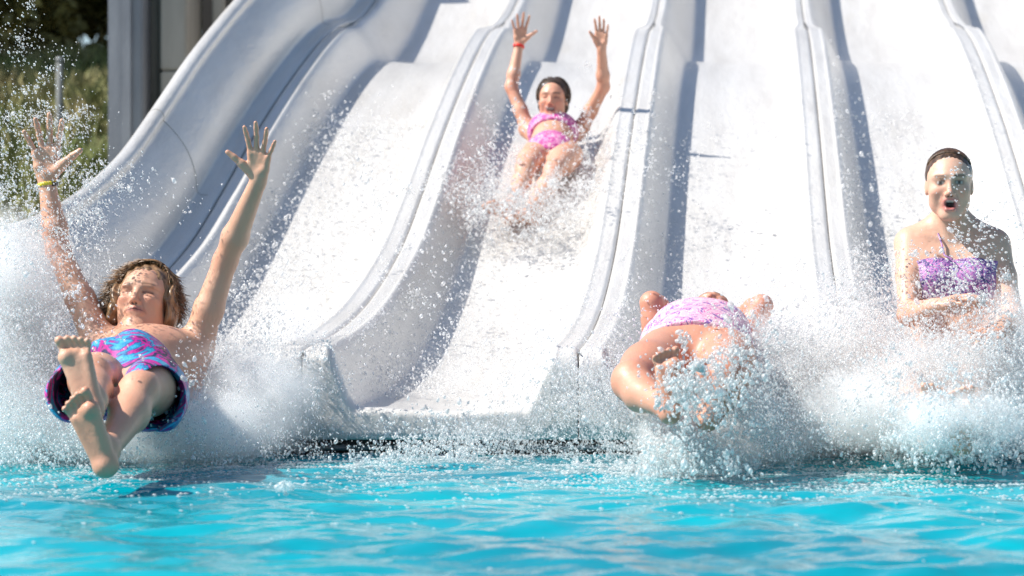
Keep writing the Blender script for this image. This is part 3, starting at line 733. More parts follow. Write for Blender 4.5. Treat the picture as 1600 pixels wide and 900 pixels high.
        paths.append([hp(*p_) for p_ in pts])
    strands(root, paths, .0017, mh, 3, 'hair_locks')
    band(root, 'wristband', wL + nrm(eL - wL) * .012, wL - eL, .0285, .006, mat('yellow_band', (.85, .62, .04), .4))
    wt_ = mat('watch_black', (.03, .03, .03), .3); tv, tf = tube([wL + (.024, -.022, -.010), wL + (.034, -.004, -.010)], .008, 8); own(root, link('band_clasp', mesh(tv, tf), None, [wt_]))
man()

# ---- 2: girl coming down the middle lane with her arms up
def girl():
    root = tag(empty('person', P(858, 262, 11.8)), 'person in a pink bikini with both arms up, sliding down the middle lane', 'person')
    B = Body(.0042)
    pel = P(860, 240, 11.84); wst = P(862, 222, 11.98); ch = P(864, 206, 12.12); nb = P(864, 191, 12.2)
    sL, sR = P(825, 202, 12.2), P(906, 204, 12.2)
    B.cap(pel + (-.04, 0, 0), pel + (.04, 0, 0), .080, .080, .04); B.cap(pel, wst, .088, .078, .05); B.cap(wst, ch, .080, .088, .05); B.cap(ch + (-.04, 0, 0), ch + (.04, 0, 0), .080, .080, .05)
    B.cap(wst + (-.03, 0, 0), wst + (.03, 0, 0), .07, .07, .04)
    B.mark()
    B.cap(nb + (0, 0, -.02), P(864, 178, 12.2), .042, .040, .025); B.cap(nb + (0, 0, -.02), sL, .034, .036, .03); B.cap(nb + (0, 0, -.02), sR, .034, .036, .03)
    eL, wL = P(799, 136, 12.26), P(811, 70, 12.30); eR, wR = P(943, 136, 12.08), P(940, 76, 12.0)
    ar = (.041, .035, .031, .032, .0225)
    limb_arm(B, sL, eL, wL, ar); limb_arm(B, sR, eR, wR, ar)
    B.cap(sL, ch + (-.075, 0, -.05), .035, .04, .04); B.cap(sR, ch + (.075, 0, -.05), .035, .04, .04)
    hand(B, wL, (.08, -.12, 1), (.2, -1, -.1), 1, .168, 1.1, (.2, .12, .12, .16, .2), 1.1)
    hand(B, wR, (.02, -.25, 1), (-.15, -1, -.25), -1, .165, .55, (.2, .16, .16, .2, .22), .55)
    hd = head(B, P(864, 157, 12.14), (-.06, -1, .06), (.03, .06, 1), .222, 'smile', True)
    hL, kL, aL = P(838, 243, 11.84), P(822, 262, 11.48), P(797, 326, 11.22)
    hR, kR, aR = P(888, 243, 11.84), P(866, 266, 11.50), P(826, 334, 11.20)
    lr = (.074, .066, .048, .044, .030); limb_leg(B, hL, kL, aL, lr); limb_leg(B, hR, kR, aR, lr)
    foot(B, aL, (-.55, -.45, .25), (-.2, -.8, -.5), -1, .215); foot(B, aR, (-.55, -.6, .05), (-.2, -.7, -.7), 1, .215)
    B.build(); V, F = B.surf()
    def ex(V, C):
        for p in (eL, eR, kL, kR): C = blotch(V, C, p, .05, .5)
        return C
    figure('body', V, F, root, M_skin, skin_colors(SK_G, hd, ex, brow=(.08, .045, .03)))
    mk = fabric('pink_swimwear', [(.3, (.42, .03, .24)), (.43, (.62, .10, .38)), (.49, (.72, .40, .54)), (.55, (.50, .03, .28)), (.62, (.75, .50, .60))], 38)
    ax_ = nrm(ch - pel)
    G = cloth(B, np.maximum(slab(B, ch + ax_ * .015, ax_, .078), slab(B, ch, (1, 0, 0), .150)), .011)
    G = np.maximum(G, -ball(B, sL + (-.035, 0, .02), .05)); G = np.maximum(G, -ball(B, sR + (.035, 0, .02), .05))
    V, F = surface_nets(G, B.lo, B.h); figure('bikini_top', V, F, root, mk, None, 1)
    G = cloth(B, np.maximum(slab(B, pel + ax_ * .0 + (0, 0, 0), ax_, .085), -B.T * 0 - 1), .009)
    V, F = surface_nets(G, B.lo, B.h); figure('bikini_bottom', V, F, root, mk, None, 1)
    C, Mx, u, _ = hd
    def hp(x, y, z): return C + (Mx[0] * x + Mx[1] * y + Mx[2] * z) * u
    Hc = Body(.0035); Hc.ell(hp(0, -.018, .038), np.array((.087, .096, .090)) * u, .02, Mx); Hc.ell(hp(0, -.03, -.03), np.array((.086, .06, .06)) * u, .02, Mx)
    Hc.ell(hp(0, .095, -.018), np.array((.058, .062, .092)) * u, .012, Mx, True); Hc.build(); V, F = Hc.surf(); mh = hair_material('wet_dark_hair', (.018, .012, .008), (.075, .045, .025))
    figure('hair', V, F, root, mh, None, 2)
    r = np.random.default_rng(8); paths = []
    for i in range(520):
        a = r.uniform(-1.9, 1.9); e = r.uniform(-.3, 1.4); d = nrm((math.sin(a) * math.cos(e), -math.cos(a) * math.cos(e) + .5, math.sin(e))); p0 = np.array((0, -.018, .036)) + d * np.array((.083, .092, .087))
        if p0[1] > .05 and p0[2] < .085 and abs(p0[0]) < .05: continue
        sd_ = np.sign(p0[0]); v = nrm((sd_ * .4, -.5, .15)); pts = [p0]; q = p0.copy()
        for k in range(4):
            v = nrm(v + r.normal(size=3) * .32 + (sd_ * .05, -.1, -.35)); q = q + v * .017
            q2 = q - (0, -.018, .03); nn = np.sqrt(((q2 / np.array((.086, .096, .10))) ** 2).sum()); q = np.array((0, -.018, .03)) + q2 / nn * min(max(nn, 1.0), 1.09); pts.append(q.copy())
        paths.append([hp(*p_) for p_ in pts])
    strands(root, paths, .0042, mh, 4, 'hair_locks')
    band(root, 'wristband', wL + nrm(eL - wL) * .008, wL - eL, .0262, .0075, mat('red_band', (.75, .03, .02), .4))
girl()

# ---- 3: rider curled up at the lip, knees to the camera, elbows up
def curled():
    root = tag(empty('person', P(1080, 640, 7.5)), 'person in a pale pink swimsuit leaning far back, bent knees first over the lip', 'person')
    B = Body(.0042)
    pel = P(1085, 560, 7.50); wst = P(1088, 540, 7.68); ch = P(1094, 524, 7.86); nb = P(1098, 512, 8.0)
    sL, sR = P(1026, 520, 8.0), P(1172, 520, 8.0)
    B.cap(pel + (-.07, 0, 0), pel + (.07, 0, 0), .105, .105, .05); B.cap(pel, wst, .115, .10, .05); B.cap(wst, ch, .10, .105, .05); B.cap(ch + (-.06, 0, 0), ch + (.06, 0, 0), .100, .100, .05)
    B.cap(wst + (-.075, 0, .0), wst + (.075, 0, .0), .098, .098, .05)
    B.mark()
    B.cap(nb, P(1108, 503, 8.1), .05, .048, .03); B.cap(nb + (0, 0, -.02), sL, .042, .045, .04); B.cap(nb + (0, 0, -.02), sR, .042, .045, .04)
    eL, wL = P(1018, 473, 8.0), P(1050, 492, 8.22); eR, wR = P(1190, 478, 8.0), P(1150, 494, 8.22)
    ar = (.046, .042, .036, .036, .024); limb_arm(B, sL, eL, wL, ar); limb_arm(B, sR, eR, wR, ar)
    hand(B, wL, (1, .3, -.1), (0, .4, -1), 1, .175, .5, (.3, .3, .3, .3, .3), .5); hand(B, wR, (-1, .3, -.1), (0, .4, -1), -1, .175, .5, (.3, .3, .3, .3, .3), .5)
    hd = head(B, P(1112, 500, 8.17), (-.03, -.35, .9), (.05, .9, .38), .225, 'open', True)
    hL, kL, aL = P(1036, 560, 7.44), P(988, 596, 7.10), P(1040, 634, 6.90)
    hR, kR, aR = P(1136, 560, 7.44), P(1132, 590, 7.06), P(1108, 650, 7.02)
    lr = (.092, .082, .060, .052, .036); limb_leg(B, hL, kL, aL, lr); limb_leg(B, hR, kR, aR, lr)
    foot(B, aL, dirY(1050, 675, 1046, 610, .03), (.30, -1, -.2), 1, .225); foot(B, aR, dirY(1112, 680, 1116, 620, .05), (-.1, -1, -.25), -1, .225)
    B.build(); V, F = B.surf()
    def ex(V, C):
        for p in (eL, eR, kL, kR): C = blotch(V, C, p, .09, .55)
        return C
    figure('body', V, F, root, M_skin, skin_colors(SK_C, hd, ex))
    mk = fabric('pale_pink_swimwear', [(.3, (.66, .38, .50)), (.42, (.72, .52, .58)), (.50, (.58, .10, .34)), (.54, (.70, .46, .54)), (.60, (.22, .10, .34))], 26)
    ax_ = nrm(ch - pel)
    G = cloth(B, slab(B, (pel * .42 + ch * .58), ax_, .25), .012); G = np.maximum(G, slab(B, wst, (1, 0, 0), .245))
    for s_, k in ((sL, -1), (sR, 1)): G = np.maximum(G, -ball(B, s_ + (k * .02, 0, .04), .075))
    for p in (kL * .8 + hL * .2, kR * .8 + hR * .2): G = np.maximum(G, -ball(B, p, .13))
    V, F = surface_nets(G, B.lo, B.h); figure('swimsuit', V, F, root, mk, None, 1)
    C, Mx, u, _ = hd
    def hp(x, y, z): return C + (Mx[0] * x + Mx[1] * y + Mx[2] * z) * u
    Hc = Body(.0045); Hc.ell(hp(0, -.018, .038), np.array((.085, .096, .090)) * u, .02, Mx); Hc.ell(hp(0, .095, -.022), np.array((.062, .062, .092)) * u, .012, Mx, True); Hc.build(); V, F = Hc.surf()
    figure('hair', V, F, root, hair_material('dark_hair', (.02, .012, .01), (.06, .035, .022)), None, 2)
curled()

# ---- 4: woman sitting upright in the right-hand lane
def sitter():
    root = tag(empty('person', P(1490, 650, 7.9)), 'person sitting upright with slicked back hair, open mouth and purple bandeau bikini', 'person')
    B = Body(.0036)
    pel = P(1492, 610, 7.92); wst = P(1490, 530, 7.93); ch = P(1488, 440, 7.94); nb = P(1486, 360, 7.96)
    sL, sR = P(1420, 380, 7.96), P(1556, 382, 7.96)
    B.cap(pel + (-.07, 0, 0), pel + (.07, 0, 0), .105, .105, .05)
    for a, b_, r0, r1, x0, x1 in ((pel, wst, .09, .078, .07, .05), (wst, ch, .078, .092, .05, .07)):
        B.cap(a + (-x0, 0, 0), b_ + (-x1, 0, 0), r0, r1, .06); B.cap(a + (x0, 0, 0), b_ + (x1, 0, 0), r0, r1, .06)
    B.cap(ch + (-.065, 0, 0), P(1440, 398, 7.96), .085, .055, .05); B.cap(ch + (.065, 0, 0), P(1536, 398, 7.96), .085, .055, .05); B.cap(P(1440, 400, 7.95), P(1536, 400, 7.95), .062, .062, .05)
    for x in (-.058, .058): B.ell(ch + (x, -.060, .012), (.052, .045, .046), .03)
    B.mark()
    B.cap(nb + (0, .005, -.04), P(1485, 322, 7.93), .052, .048, .03)
    B.cap(nb + (0, 0, -.012), sL, .036, .040, .045); B.cap(nb + (0, 0, -.012), sR, .036, .040, .045)
    for k in (-1, 1): B.cap(P(1486 + k * 14, 342, 7.96), P(1486 + k * 52, 372, 7.97), .032, .036, .05)
    for k in (-1, 1): B.cap(nb + (k * .014, -.048, -.035), nb + (k * .11, -.040, -.020), .008, .008, .014); B.cap(nb + (k * .010, -.048, -.030), P(1485 + k * 20, 322, 7.9), .010, .010, .014)
    eL, wL = P(1420, 492, 7.80), P(1458, 478, 7.60); eR, wR = P(1583, 498, 7.84), P(1566, 512, 7.58)
    ar = (.048, .042, .036, .036, .024); limb_arm(B, sL, eL, wL, ar); limb_arm(B, sR, eR, wR, ar)
    hand(B, wL, (.9, -.4, .25), (.2, .3, -1), 1, .175, .5, (.3, .45, .5, .5, .5), .7); hand(B, wR, (-.5, -.8, -.2), (-.3, .1, -1), -1, .175, .6, (.3, .4, .45, .5, .5), .7)
    hd = head(B, P(1483, 290, 7.88), (-.06, -1, -.02), (-.01, 0, 1), .238, 'open', True)
    hL, kL, aL = P(1450, 618, 7.88), P(1424, 606, 7.50), P(1450, 668, 7.16); hR, kR, aR = P(1534, 618, 7.88), P(1520, 600, 7.50), P(1502, 672, 7.16)
    lr = (.092, .082, .060, .052, .035); limb_leg(B, hL, kL, aL, lr); limb_leg(B, hR, kR, aR, lr)
    foot(B, aL, (.05, -.4, .9), (.05, -1, -.35), -1, .235); foot(B, aR, (-.05, -.4, .9), (-.05, -1, -.35), 1, .235)
    B.build(); V, F = B.surf()
    def ex(V, C):
        for p in (eL, eR, kL, kR, sL, sR): C = blotch(V, C, p, .06, .35)
        return C
    figure('body', V, F, root, M_skin, skin_colors(SK_W, hd, ex, eyes='open', brow=(.10, .06, .04), lip=(.55, .13, .13)))
    mk = fabric('purple_swimwear', [(.3, (.06, .04, .18)), (.41, (.32, .12, .38)), (.47, (.58, .20, .42)), (.52, (.34, .28, .52)), (.57, (.09, .06, .24)), (.63, (.62, .40, .52))], 45)
    X_ = B.ax[0][:, None, None]; Z_ = B.ax[2][None, None, :]; arc = (Z_ - (ch[2] + .076 + .004 * np.cos((np.abs(X_ - ch[0]) - .06) * 42) - .06 * np.clip(np.abs(X_ - ch[0]) - .09, 0, 1)) + 0 * B.ax[1][None, :, None]).astype(np.float32)
    G = np.maximum(np.maximum(cloth(B, slab(B, ch + (0, 0, .018), (0, 0, 1), .075), .006), slab(B, ch, (1, 0, 0), .165)), arc)
    V, F = surface_nets(G, B.lo, B.h); figure('bikini_top', V, F, root, mk, None, 1)
    G = np.maximum(cloth(B, slab(B, pel + (0, 0, 0), (0, .1, 1), .07), .006), slab(B, pel + (0, .06, 0), (0, 1, 0), .14))
    V, F = surface_nets(G, B.lo, B.h); figure('bikini_bottom', V, F, root, mk, None, 1)
    # halter straps lie on the chest and run round the neck
    for k in (-1,):
        pts = [ch + (k * .010, -.112, .074), nb + (k * .030, -.094, -.085), nb + (k * .040, -.078, -.040), nb + (k * .054, -.03, .012), nb + (k * .05, .02, .04)]
        tv, tf = tube(pts, .0032, 6); own(root, link('halter_strap', mesh(tv, tf), None, [mk]))
    C, Mx, u, _ = hd
    def hp(x, y, z): return C + (Mx[0] * x + Mx[1] * y + Mx[2] * z) * u
    Hc = Body(.003); Hc.ell(hp(0, -.016, .036), np.array((.079, .096, .0875)) * u, .02, Mx)
    Hc.ell(hp(0, .096, -.020), np.array((.058, .070, .077)) * u, .010, Mx, True); Hc.ell(hp(0, .03, -.085), np.array((.1, .09, .045)) * u, .01, Mx, True); Hc.ell(hp(0, -.105, .03), np.array((.03, .035, .03)) * u, .02, Mx)
    Hc.build(); X, Y, Z = Hc.ax; Hc.F += (.0005 * np.sin(X[:, None, None] * 420 + 3 * np.sin(Z[None, None, :] * 60)) + 0 * Y[None, :, None] + 0 * Z[None, None, :]).astype(np.float32); V, F = Hc.surf(); mh = hair_material('slick_brown_hair', (.03, .017, .011), (.12, .068, .038)); mh.node_tree.nodes['Principled BSDF'].inputs['Roughness'].default_value = .25
    figure('hair', V, F, root, mh, None, 2)
    r = np.random.default_rng(9); paths = []
    for i in range(420):
        x0_ = r.uniform(-.072, .072); pts = []
        for t in np.linspace(0, 1, 6):
            a = R(54) + t * R(118); d = np.array((x0_ * (1 - .3 * t), 0, 0)); rr = math.sqrt(max(0, 1 - (d[0] / .080) ** 2))
            pts.append(np.array((d[0], -.016 + .0965 * math.cos(a) * rr, .036 + .0882 * math.sin(a) * rr)) + r.normal(size=3) * .0004)
        paths.append([hp(*p_) for p_ in pts])
    strands(root, paths, .0026, mh, 4, 'hair_locks')
sitter()
# ------------------------------------------------------------ flying water: drops and fine mist
import bmesh
def drop_material(name, glass, white, clear, rough=.04, tint=(.99, .993, .996)):
    m = bpy.data.materials.new(name); m.use_nodes = True; N, L = m.node_tree.nodes, m.node_tree.links; N.remove(N['Principled BSDF']); out = N['Material Output']
    g = N.new('ShaderNodeBsdfGlass'); g.inputs['IOR'].default_value = 1.33; g.inputs['Roughness'].default_value = rough
    t = N.new('ShaderNodeBsdfTransparent'); d = N.new('ShaderNodeBsdfDiffuse'); d.inputs['Color'].default_value = (*tint, 1); tl = N.new('ShaderNodeBsdfTranslucent'); tl.inputs['Color'].default_value = (*tint, 1)
    gl = N.new('ShaderNodeBsdfGlossy'); gl.inputs['Roughness'].default_value = .22
    def mixs(a, b, f):
        x = N.new('ShaderNodeMixShader'); x.inputs[0].default_value = f; L.new(a, x.inputs[1]); L.new(b, x.inputs[2]); return x.outputs[0]
    w_ = mixs(d.outputs[0], tl.outputs[0], .5); w_ = mixs(w_, gl.outputs[0], .18)
    s1 = mixs(g.outputs[0], w_, white / max(1e-6, glass + white)); s2 = mixs(s1, t.outputs[0], clear)
    L.new(s2, out.inputs['Surface']); return m
M_drop = drop_material('water_drop', .34, .66, .38)
M_foam = drop_material('white_foam', .03, .97, .5)
M_fine = drop_material('fine_spray', 0.0, 1.0, .74)
_t = (1 + 5 ** .5) / 2
ICO_V = np.array([(-1, _t, 0), (1, _t, 0), (-1, -_t, 0), (1, -_t, 0), (0, -1, _t), (0, 1, _t), (0, -1, -_t), (0, 1, -_t), (_t, 0, -1), (_t, 0, 1), (-_t, 0, -1), (-_t, 0, 1)]) / math.sqrt(1 + _t * _t)
ICO_F = np.array([(0, 11, 5), (0, 5, 1), (0, 1, 7), (0, 7, 10), (0, 10, 11), (1, 5, 9), (5, 11, 4), (11, 10, 2), (10, 7, 6), (7, 1, 8), (3, 9, 4), (3, 4, 2), (3, 2, 6), (3, 6, 8), (3, 8, 9), (4, 9, 5), (2, 4, 11), (6, 2, 10), (8, 6, 7), (9, 8, 1)])
OCT_V = np.array([(1, 0, 0), (-1, 0, 0), (0, 1, 0), (0, -1, 0), (0, 0, 1), (0, 0, -1.)]); OCT_F = np.array([(0, 2, 4), (2, 1, 4), (1, 3, 4), (3, 0, 4), (2, 0, 5), (1, 2, 5), (3, 1, 5), (0, 3, 5)])
def drops(P_, r, vel=None, base='ico', stretch=(1, 2.1)):
    BV, BF = (ICO_V, ICO_F) if base == 'ico' else (OCT_V, OCT_F)
    n = len(P_); d = rng.normal(size=(n, 3)) * .5 + (np.array((0, 0, 1.0)) if vel is None else vel); d /= np.linalg.norm(d, axis=1)[:, None] + 1e-9
    s = rng.uniform(*stretch, n)[:, None, None]; B0 = BV[None] * r[:, None, None] * (1 + .09 * rng.normal(size=(n, len(BV), 1)).clip(-1.5, 1.5) * (base == 'ico'))
    al = (B0 * d[:, None, :]).sum(-1, keepdims=True); V = B0 + d[:, None, :] * al * (s - 1) + P_[:, None, :]
    F = BF[None] + (np.arange(n) * len(BV))[:, None, None]
    return V.reshape(-1, 3), F.reshape(-1, 3)
def surf_z(x, y):
    """whatever lies below (x, y): the water or the slide"""
    u = np.clip((x - SEAMS[0]) % LANE, .003, LANE - .003); zs = zdiv(y) + np.vectorize(lambda a, b: 0.0)(u, y) if False else None
    out = np.zeros_like(x); on = y > Y_LIP
    if on.any(): 
        yy = y[on]; uu = u[on]; H = depthH(yy); um = np.minimum(uu, LANE - uu); t = np.clip((um - .08) / .13, 0, 1); out[on] = zdiv(yy) - H * (t * t * (3 - 2 * t)) ** .85
    return out
def cluster(px, py, Y, sx, sy, sY, n, tail=0):
    """n points spread about the point seen at (px, py), spreads in photo pixels and metres of depth; breaks up into clots"""
    s = Y / FPX; c = P(px, py, Y); k = max(3, n // 45)
    cc = rng.normal(size=(k, 3)) * np.array((sx * s, sY, sy * s)) * .95
    if tail: cc[:, 2] = np.abs(cc[:, 2]) * np.where(rng.random(k) < .8, 1, -.5)
    a = rng.integers(0, k, n); sp = rng.uniform(.012, .075, k)[a][:, None] * (.4 + Y / 20)
    return c + cc[a] + rng.normal(size=(n, 3)) * sp
def keep(Q, lift=.004):
    z = surf_z(Q[:, 0], Q[:, 1]); return Q[(Q[:, 2] > z + lift) & (Q[:, 1] > 5.6)]
def rain(x0, x1, y0, y1, n, h, pw=1.0):
    y = y0 + (y1 - y0) * rng.random(n) ** pw; x = rng.uniform(x0, x1, n); clump = fbm2(x * 3, y * 1.4, 2.6, 77, 3); kp = clump > rng.uniform(-.9, .55, n); x, y = x[kp], y[kp]
    z = surf_z(x, y) + .004 + rng.exponential(h, len(x)); return np.stack([x, y, z], 1)
def spray(name, label, parts, fine=(), cat='spray'):
    Vs, Fs, Ms, off = [], [], [], 0
    def add(V, F, mi):
        nonlocal off
        Vs.append(V); Fs.append(F + off); Ms.append(np.full(len(F), mi, np.int32)); off += len(V)
    for (Q, med, sg, vel, wf) in parts:
        Q = keep(Q); r = np.minimum(.66 * med * np.exp(rng.normal(size=len(Q)) * sg), .0105); m_ = rng.random(len(Q)) < wf
        v = None if vel is None else np.array(vel, float)
        for mi, s in ((0, ~m_), (1, m_)):
            if s.any(): add(*drops(Q[s], r[s], v), mi)
    for (Q, med, vel) in fine:
        Q = keep(Q, .002); Q = np.concatenate([Q, Q[: len(Q) // 2] + rng.normal(size=(len(Q) // 2, 3)) * .02]); Q = keep(Q, .002); r = .78 * med * np.exp(rng.normal(size=len(Q)) * .35); add(*drops(Q, r, None if vel is None else np.array(vel, float), 'oct', (1, 2.6)), 2)
    V = np.concatenate(Vs); F = np.concatenate(Fs); me = bpy.data.meshes.new('m')
    me.vertices.add(len(V)); me.vertices.foreach_set('co', V.astype(np.float32).ravel()); me.loops.add(len(F) * 3); me.loops.foreach_set('vertex_index', F.astype(np.int32).ravel())
    me.polygons.add(len(F)); me.polygons.foreach_set('loop_start', np.arange(0, len(F) * 3, 3, dtype=np.int32)); me.update(calc_edges=True)
    for m_ in (M_drop, M_foam, M_fine): me.materials.append(m_)
    me.polygons.foreach_set('material_index', np.concatenate(Ms)); me.polygons.foreach_set('use_smooth', np.ones(len(F), bool)); me.update()
    o = bpy.data.objects.new(name, me); col.objects.link(o); tag(o, label, cat, kind='stuff'); return o
C_ = cluster
spray('water_spray', 'white spray bursting round the young man and up the left edge of the photo', [
    (C_(30, 130, 7.9, 75, 55, .25, 950), .0023, .45, (-.3, 0, 1), .35), (C_(45, 210, 7.9, 80, 55, .25, 2000), .0024, .45, (-.3, 0, 1), .35),
    (C_(60, 290, 7.9, 90, 50, .25, 3000), .0025, .45, (-.3, 0, 1), .4), (C_(35, 370, 7.8, 75, 45, .25, 4500), .0027, .45, (-.3, 0, 1), .55),
    (C_(15, 460, 7.8, 60, 50, .3, 3600), .0030, .45, (-.3, 0, 1), .75), (C_(20, 560, 7.7, 65, 55, .3, 3200), .0032, .45, (-.3, 0, 1), .8), (C_(30, 660, 7.5, 75, 40, .35, 2600), .0031, .45, (-.3, 0, 1), .8),
    (C_(110, 460, 8.0, 60, 60, .2, 900), .0030, .45, (-.2, 0, 1), .5), (C_(120, 690, 7.5, 80, 22, .3, 2600), .0034, .4, None, .8),
    (C_(330, 640, 7.7, 55, 40, .25, 1500), .0034, .45, (.3, 0, 1), .75), (C_(400, 590, 7.9, 50, 50, .25, 1500), .0034, .45, (.35, 0, 1), .7), (C_(425, 520, 8.3, 40, 50, .25, 1100), .0034, .45, (.4, 0, 1), .6),
    (C_(280, 700, 7.5, 110, 22, .3, 1500), .0034, .4, None, .7), (C_(170, 620, 7.0, 90, 60, .3, 350), .0036, .5, None, .35), (C_(240, 490, 7.5, 60, 60, .15, 160), .0030, .5, None, .3),
    (C_(90, 420, 7.6, 22, 90, .1, 420), .0028, .45, (0, 0, 1), .5), (C_(250, 640, 7.05, 25, 28, .08, 240), .0042, .5, None, .5)],
    [(C_(20, 520, 7.85, 55, 75, .3, 22000), .0026, None), (C_(20, 640, 7.7, 75, 45, .3, 16000), .0026, None), (C_(370, 620, 7.9, 75, 50, .25, 16000), .0024, None), (C_(170, 700, 7.7, 170, 20, .2, 9000), .0024, None)])
spray('water_spray', 'drops running and leaping down the two lanes right of the left wall', [
    (rain(-2.28, -1.65, 8.05, 12.6, 13000, .045, 1.3), .0040, .5, (.4, -.4, 1), .6), (rain(-2.25, -1.9, 8.2, 12.5, 2600, .10, 1.2), .0042, .45, (.4, -.4, 1), .5),
    (rain(-1.42, -.62, 8.35, 12.4, 6500, .035, 1.0), .0036, .5, (.3, -.4, 1), .55), (C_(600, 420, 9.6, 50, 90, .3, 900), .0040, .45, None, .5)],
    [(rain(-2.1, -1.65, 8.05, 11.5, 22000, .03, 1.2), .0026, None), (rain(-1.42, -.62, 8.3, 11.5, 12000, .022, 1.0), .0024, None)])
spray('water_spray', 'fine spray thrown up round the legs of the rider in the pink bikini', [
    (C_(850, 305, 11.1, 50, 28, .15, 1000), .0044, .45, None, .65), (C_(760, 290, 11.0, 40, 60, .2, 1100), .0046, .45, (-.5, 0, 1), .5), (C_(870, 230, 11.45, 45, 35, .1, 700), .0040, .45, None, .6),
    (C_(950, 260, 11.3, 45, 50, .2, 800), .0040, .45, (.5, 0, 1), .5), (C_(860, 165, 11.9, 40, 30, .1, 110), .0036, .4, None, .6), (C_(790, 345, 10.8, 50, 22, .15, 1100), .0044, .45, None, .7), (C_(900, 330, 10.9, 60, 25, .2, 700), .0042, .45, None, .6),
    (C_(930, 180, 11.8, 18, 45, .08, 200), .0036, .4, None, .6)],
    [(C_(840, 325, 11.1, 55, 24, .15, 3500), .0030, None), (C_(760, 320, 11.0, 40, 45, .2, 2600), .0030, None), (C_(910, 310, 11.1, 50, 35, .2, 2600), .0030, None)])
spray('water_spray', 'spray breaking over the rider curled up at the lip and falling into the pool', [
    (C_(1115, 605, 6.82, 42, 36, .08, 2000), .0046, .5, None, .35), (C_(1052, 625, 6.70, 26, 34, .05, 260), .0046, .5, None, .35), (C_(1150, 560, 7.2, 40, 35, .12, 600), .0036, .5, None, .5), (C_(1060, 700, 7.1, 32, 24, .18, 3200), .0040, .45, None, .85), (C_(1050, 735, 7.0, 55, 10, .2, 1400), .0040, .45, None, .85),
    (C_(1210, 560, 7.7, 40, 50, .2, 2400), .0038, .45, (.4, 0, 1), .65), (C_(940, 600, 7.8, 40, 45, .2, 1600), .0036, .45, (-.4, 0, 1), .6), (C_(1080, 500, 7.8, 70, 30, .15, 420), .0032, .45, None, .5), (C_(1180, 690, 7.5, 60, 22, .2, 1500), .0036, .45, None, .7)],
    [(C_(1070, 700, 7.15, 40, 24, .15, 9000), .0026, None), (C_(1170, 640, 7.15, 35, 35, .12, 3500), .0026, None), (C_(1215, 590, 7.8, 45, 60, .2, 12000), .0025, None), (C_(930, 620, 7.9, 50, 45, .2, 5500), .0025, None)])
spray('water_spray', 'tall white burst of spray round the woman sitting at the right', [
    (C_(1300, 560, 7.8, 60, 60, .25, 3000), .0038, .45, (-.5, 0, 1), .75), (C_(1360, 480, 7.8, 60, 60, .2, 1700), .0036, .45, (-.5, 0, 1), .6), (C_(1480, 565, 7.45, 75, 34, .15, 3200), .0038, .45, None, .8), (C_(1500, 500, 7.5, 55, 30, .1, 1300), .0036, .45, None, .7),
    (C_(1480, 672, 6.95, 60, 22, .08, 2200), .0038, .45, None, .85), (C_(1490, 640, 7.0, 80, 36, .12, 2600), .0038, .45, None, .75), (C_(1590, 560, 7.7, 40, 60, .2, 2000), .0038, .45, (.5, 0, 1), .75), (C_(1490, 420, 7.5, 60, 35, .1, 480), .0034, .45, (-.9, 0, .5), .6), (C_(1540, 375, 7.6, 35, 22, .06, 260), .0034, .45, (-1, 0, .5), .5), (C_(1500, 330, 7.55, 55, 45, .1, 130), .0034, .45, (-1, 0, .5), .5),
    (C_(1340, 660, 7.6, 110, 30, .25, 2200), .0036, .45, None, .7), (C_(1560, 690, 7.3, 70, 18, .25, 2400), .0040, .45, None, .85)],
    [(C_(1300, 590, 7.9, 65, 55, .2, 26000), .0025, None), (C_(1480, 590, 7.5, 90, 38, .15, 24000), .0025, None), (C_(1590, 580, 7.8, 45, 60, .2, 16000), .0025, None), (C_(1400, 660, 7.7, 130, 28, .2, 14000), .0025, None), (C_(1370, 500, 7.9, 60, 50, .2, 6000), .0024, None)])
spray('water_spray', 'drops scattered over the middle and right-hand lanes', [
    (rain(-.50, .30, 8.05, 12.5, 5200, .04, 1.1), .0036, .5, (0, -.4, 1), .55), (rain(.45, 1.25, 8.05, 12.8, 8500, .06, 1.3), .0038, .5, (0, -.4, 1), .6), (rain(1.35, 1.9, 8.05, 11.0, 2500, .08, 1.2), .0038, .5, None, .6)],
    [(rain(-.5, .3, 8.05, 11.0, 9000, .02, 1.2), .0024, None), (rain(.45, 1.25, 8.05, 11.5, 14000, .03, 1.3), .0024, None)])
spray('water_spray', 'drops and foam falling on the pool along the lip of the slide', [
    (C_(720, 685, 7.7, 60, 18, .15, 1100), .0036, .45, None, .65), (C_(840, 610, 7.9, 50, 45, .15, 600), .0034, .45, None, .6), (C_(670, 712, 7.5, 60, 12, .2, 1300), .0038, .45, None, .85), (C_(400, 712, 7.4, 60, 12, .25, 300), .0034, .45, None, .55),
    (C_(860, 712, 7.5, 90, 12, .25, 500), .0034, .45, None, .6), (C_(400, 740, 7.0, 260, 16, .4, 420), .0034, .5, None, .5), (C_(1100, 750, 6.9, 300, 16, .4, 420), .0034, .5, None, .5), (C_(800, 560, 8.4, 120, 60, .3, 900), .0034, .45, None, .6)],
    [(C_(770, 690, 7.7, 60, 16, .15, 2500), .0023, None)])

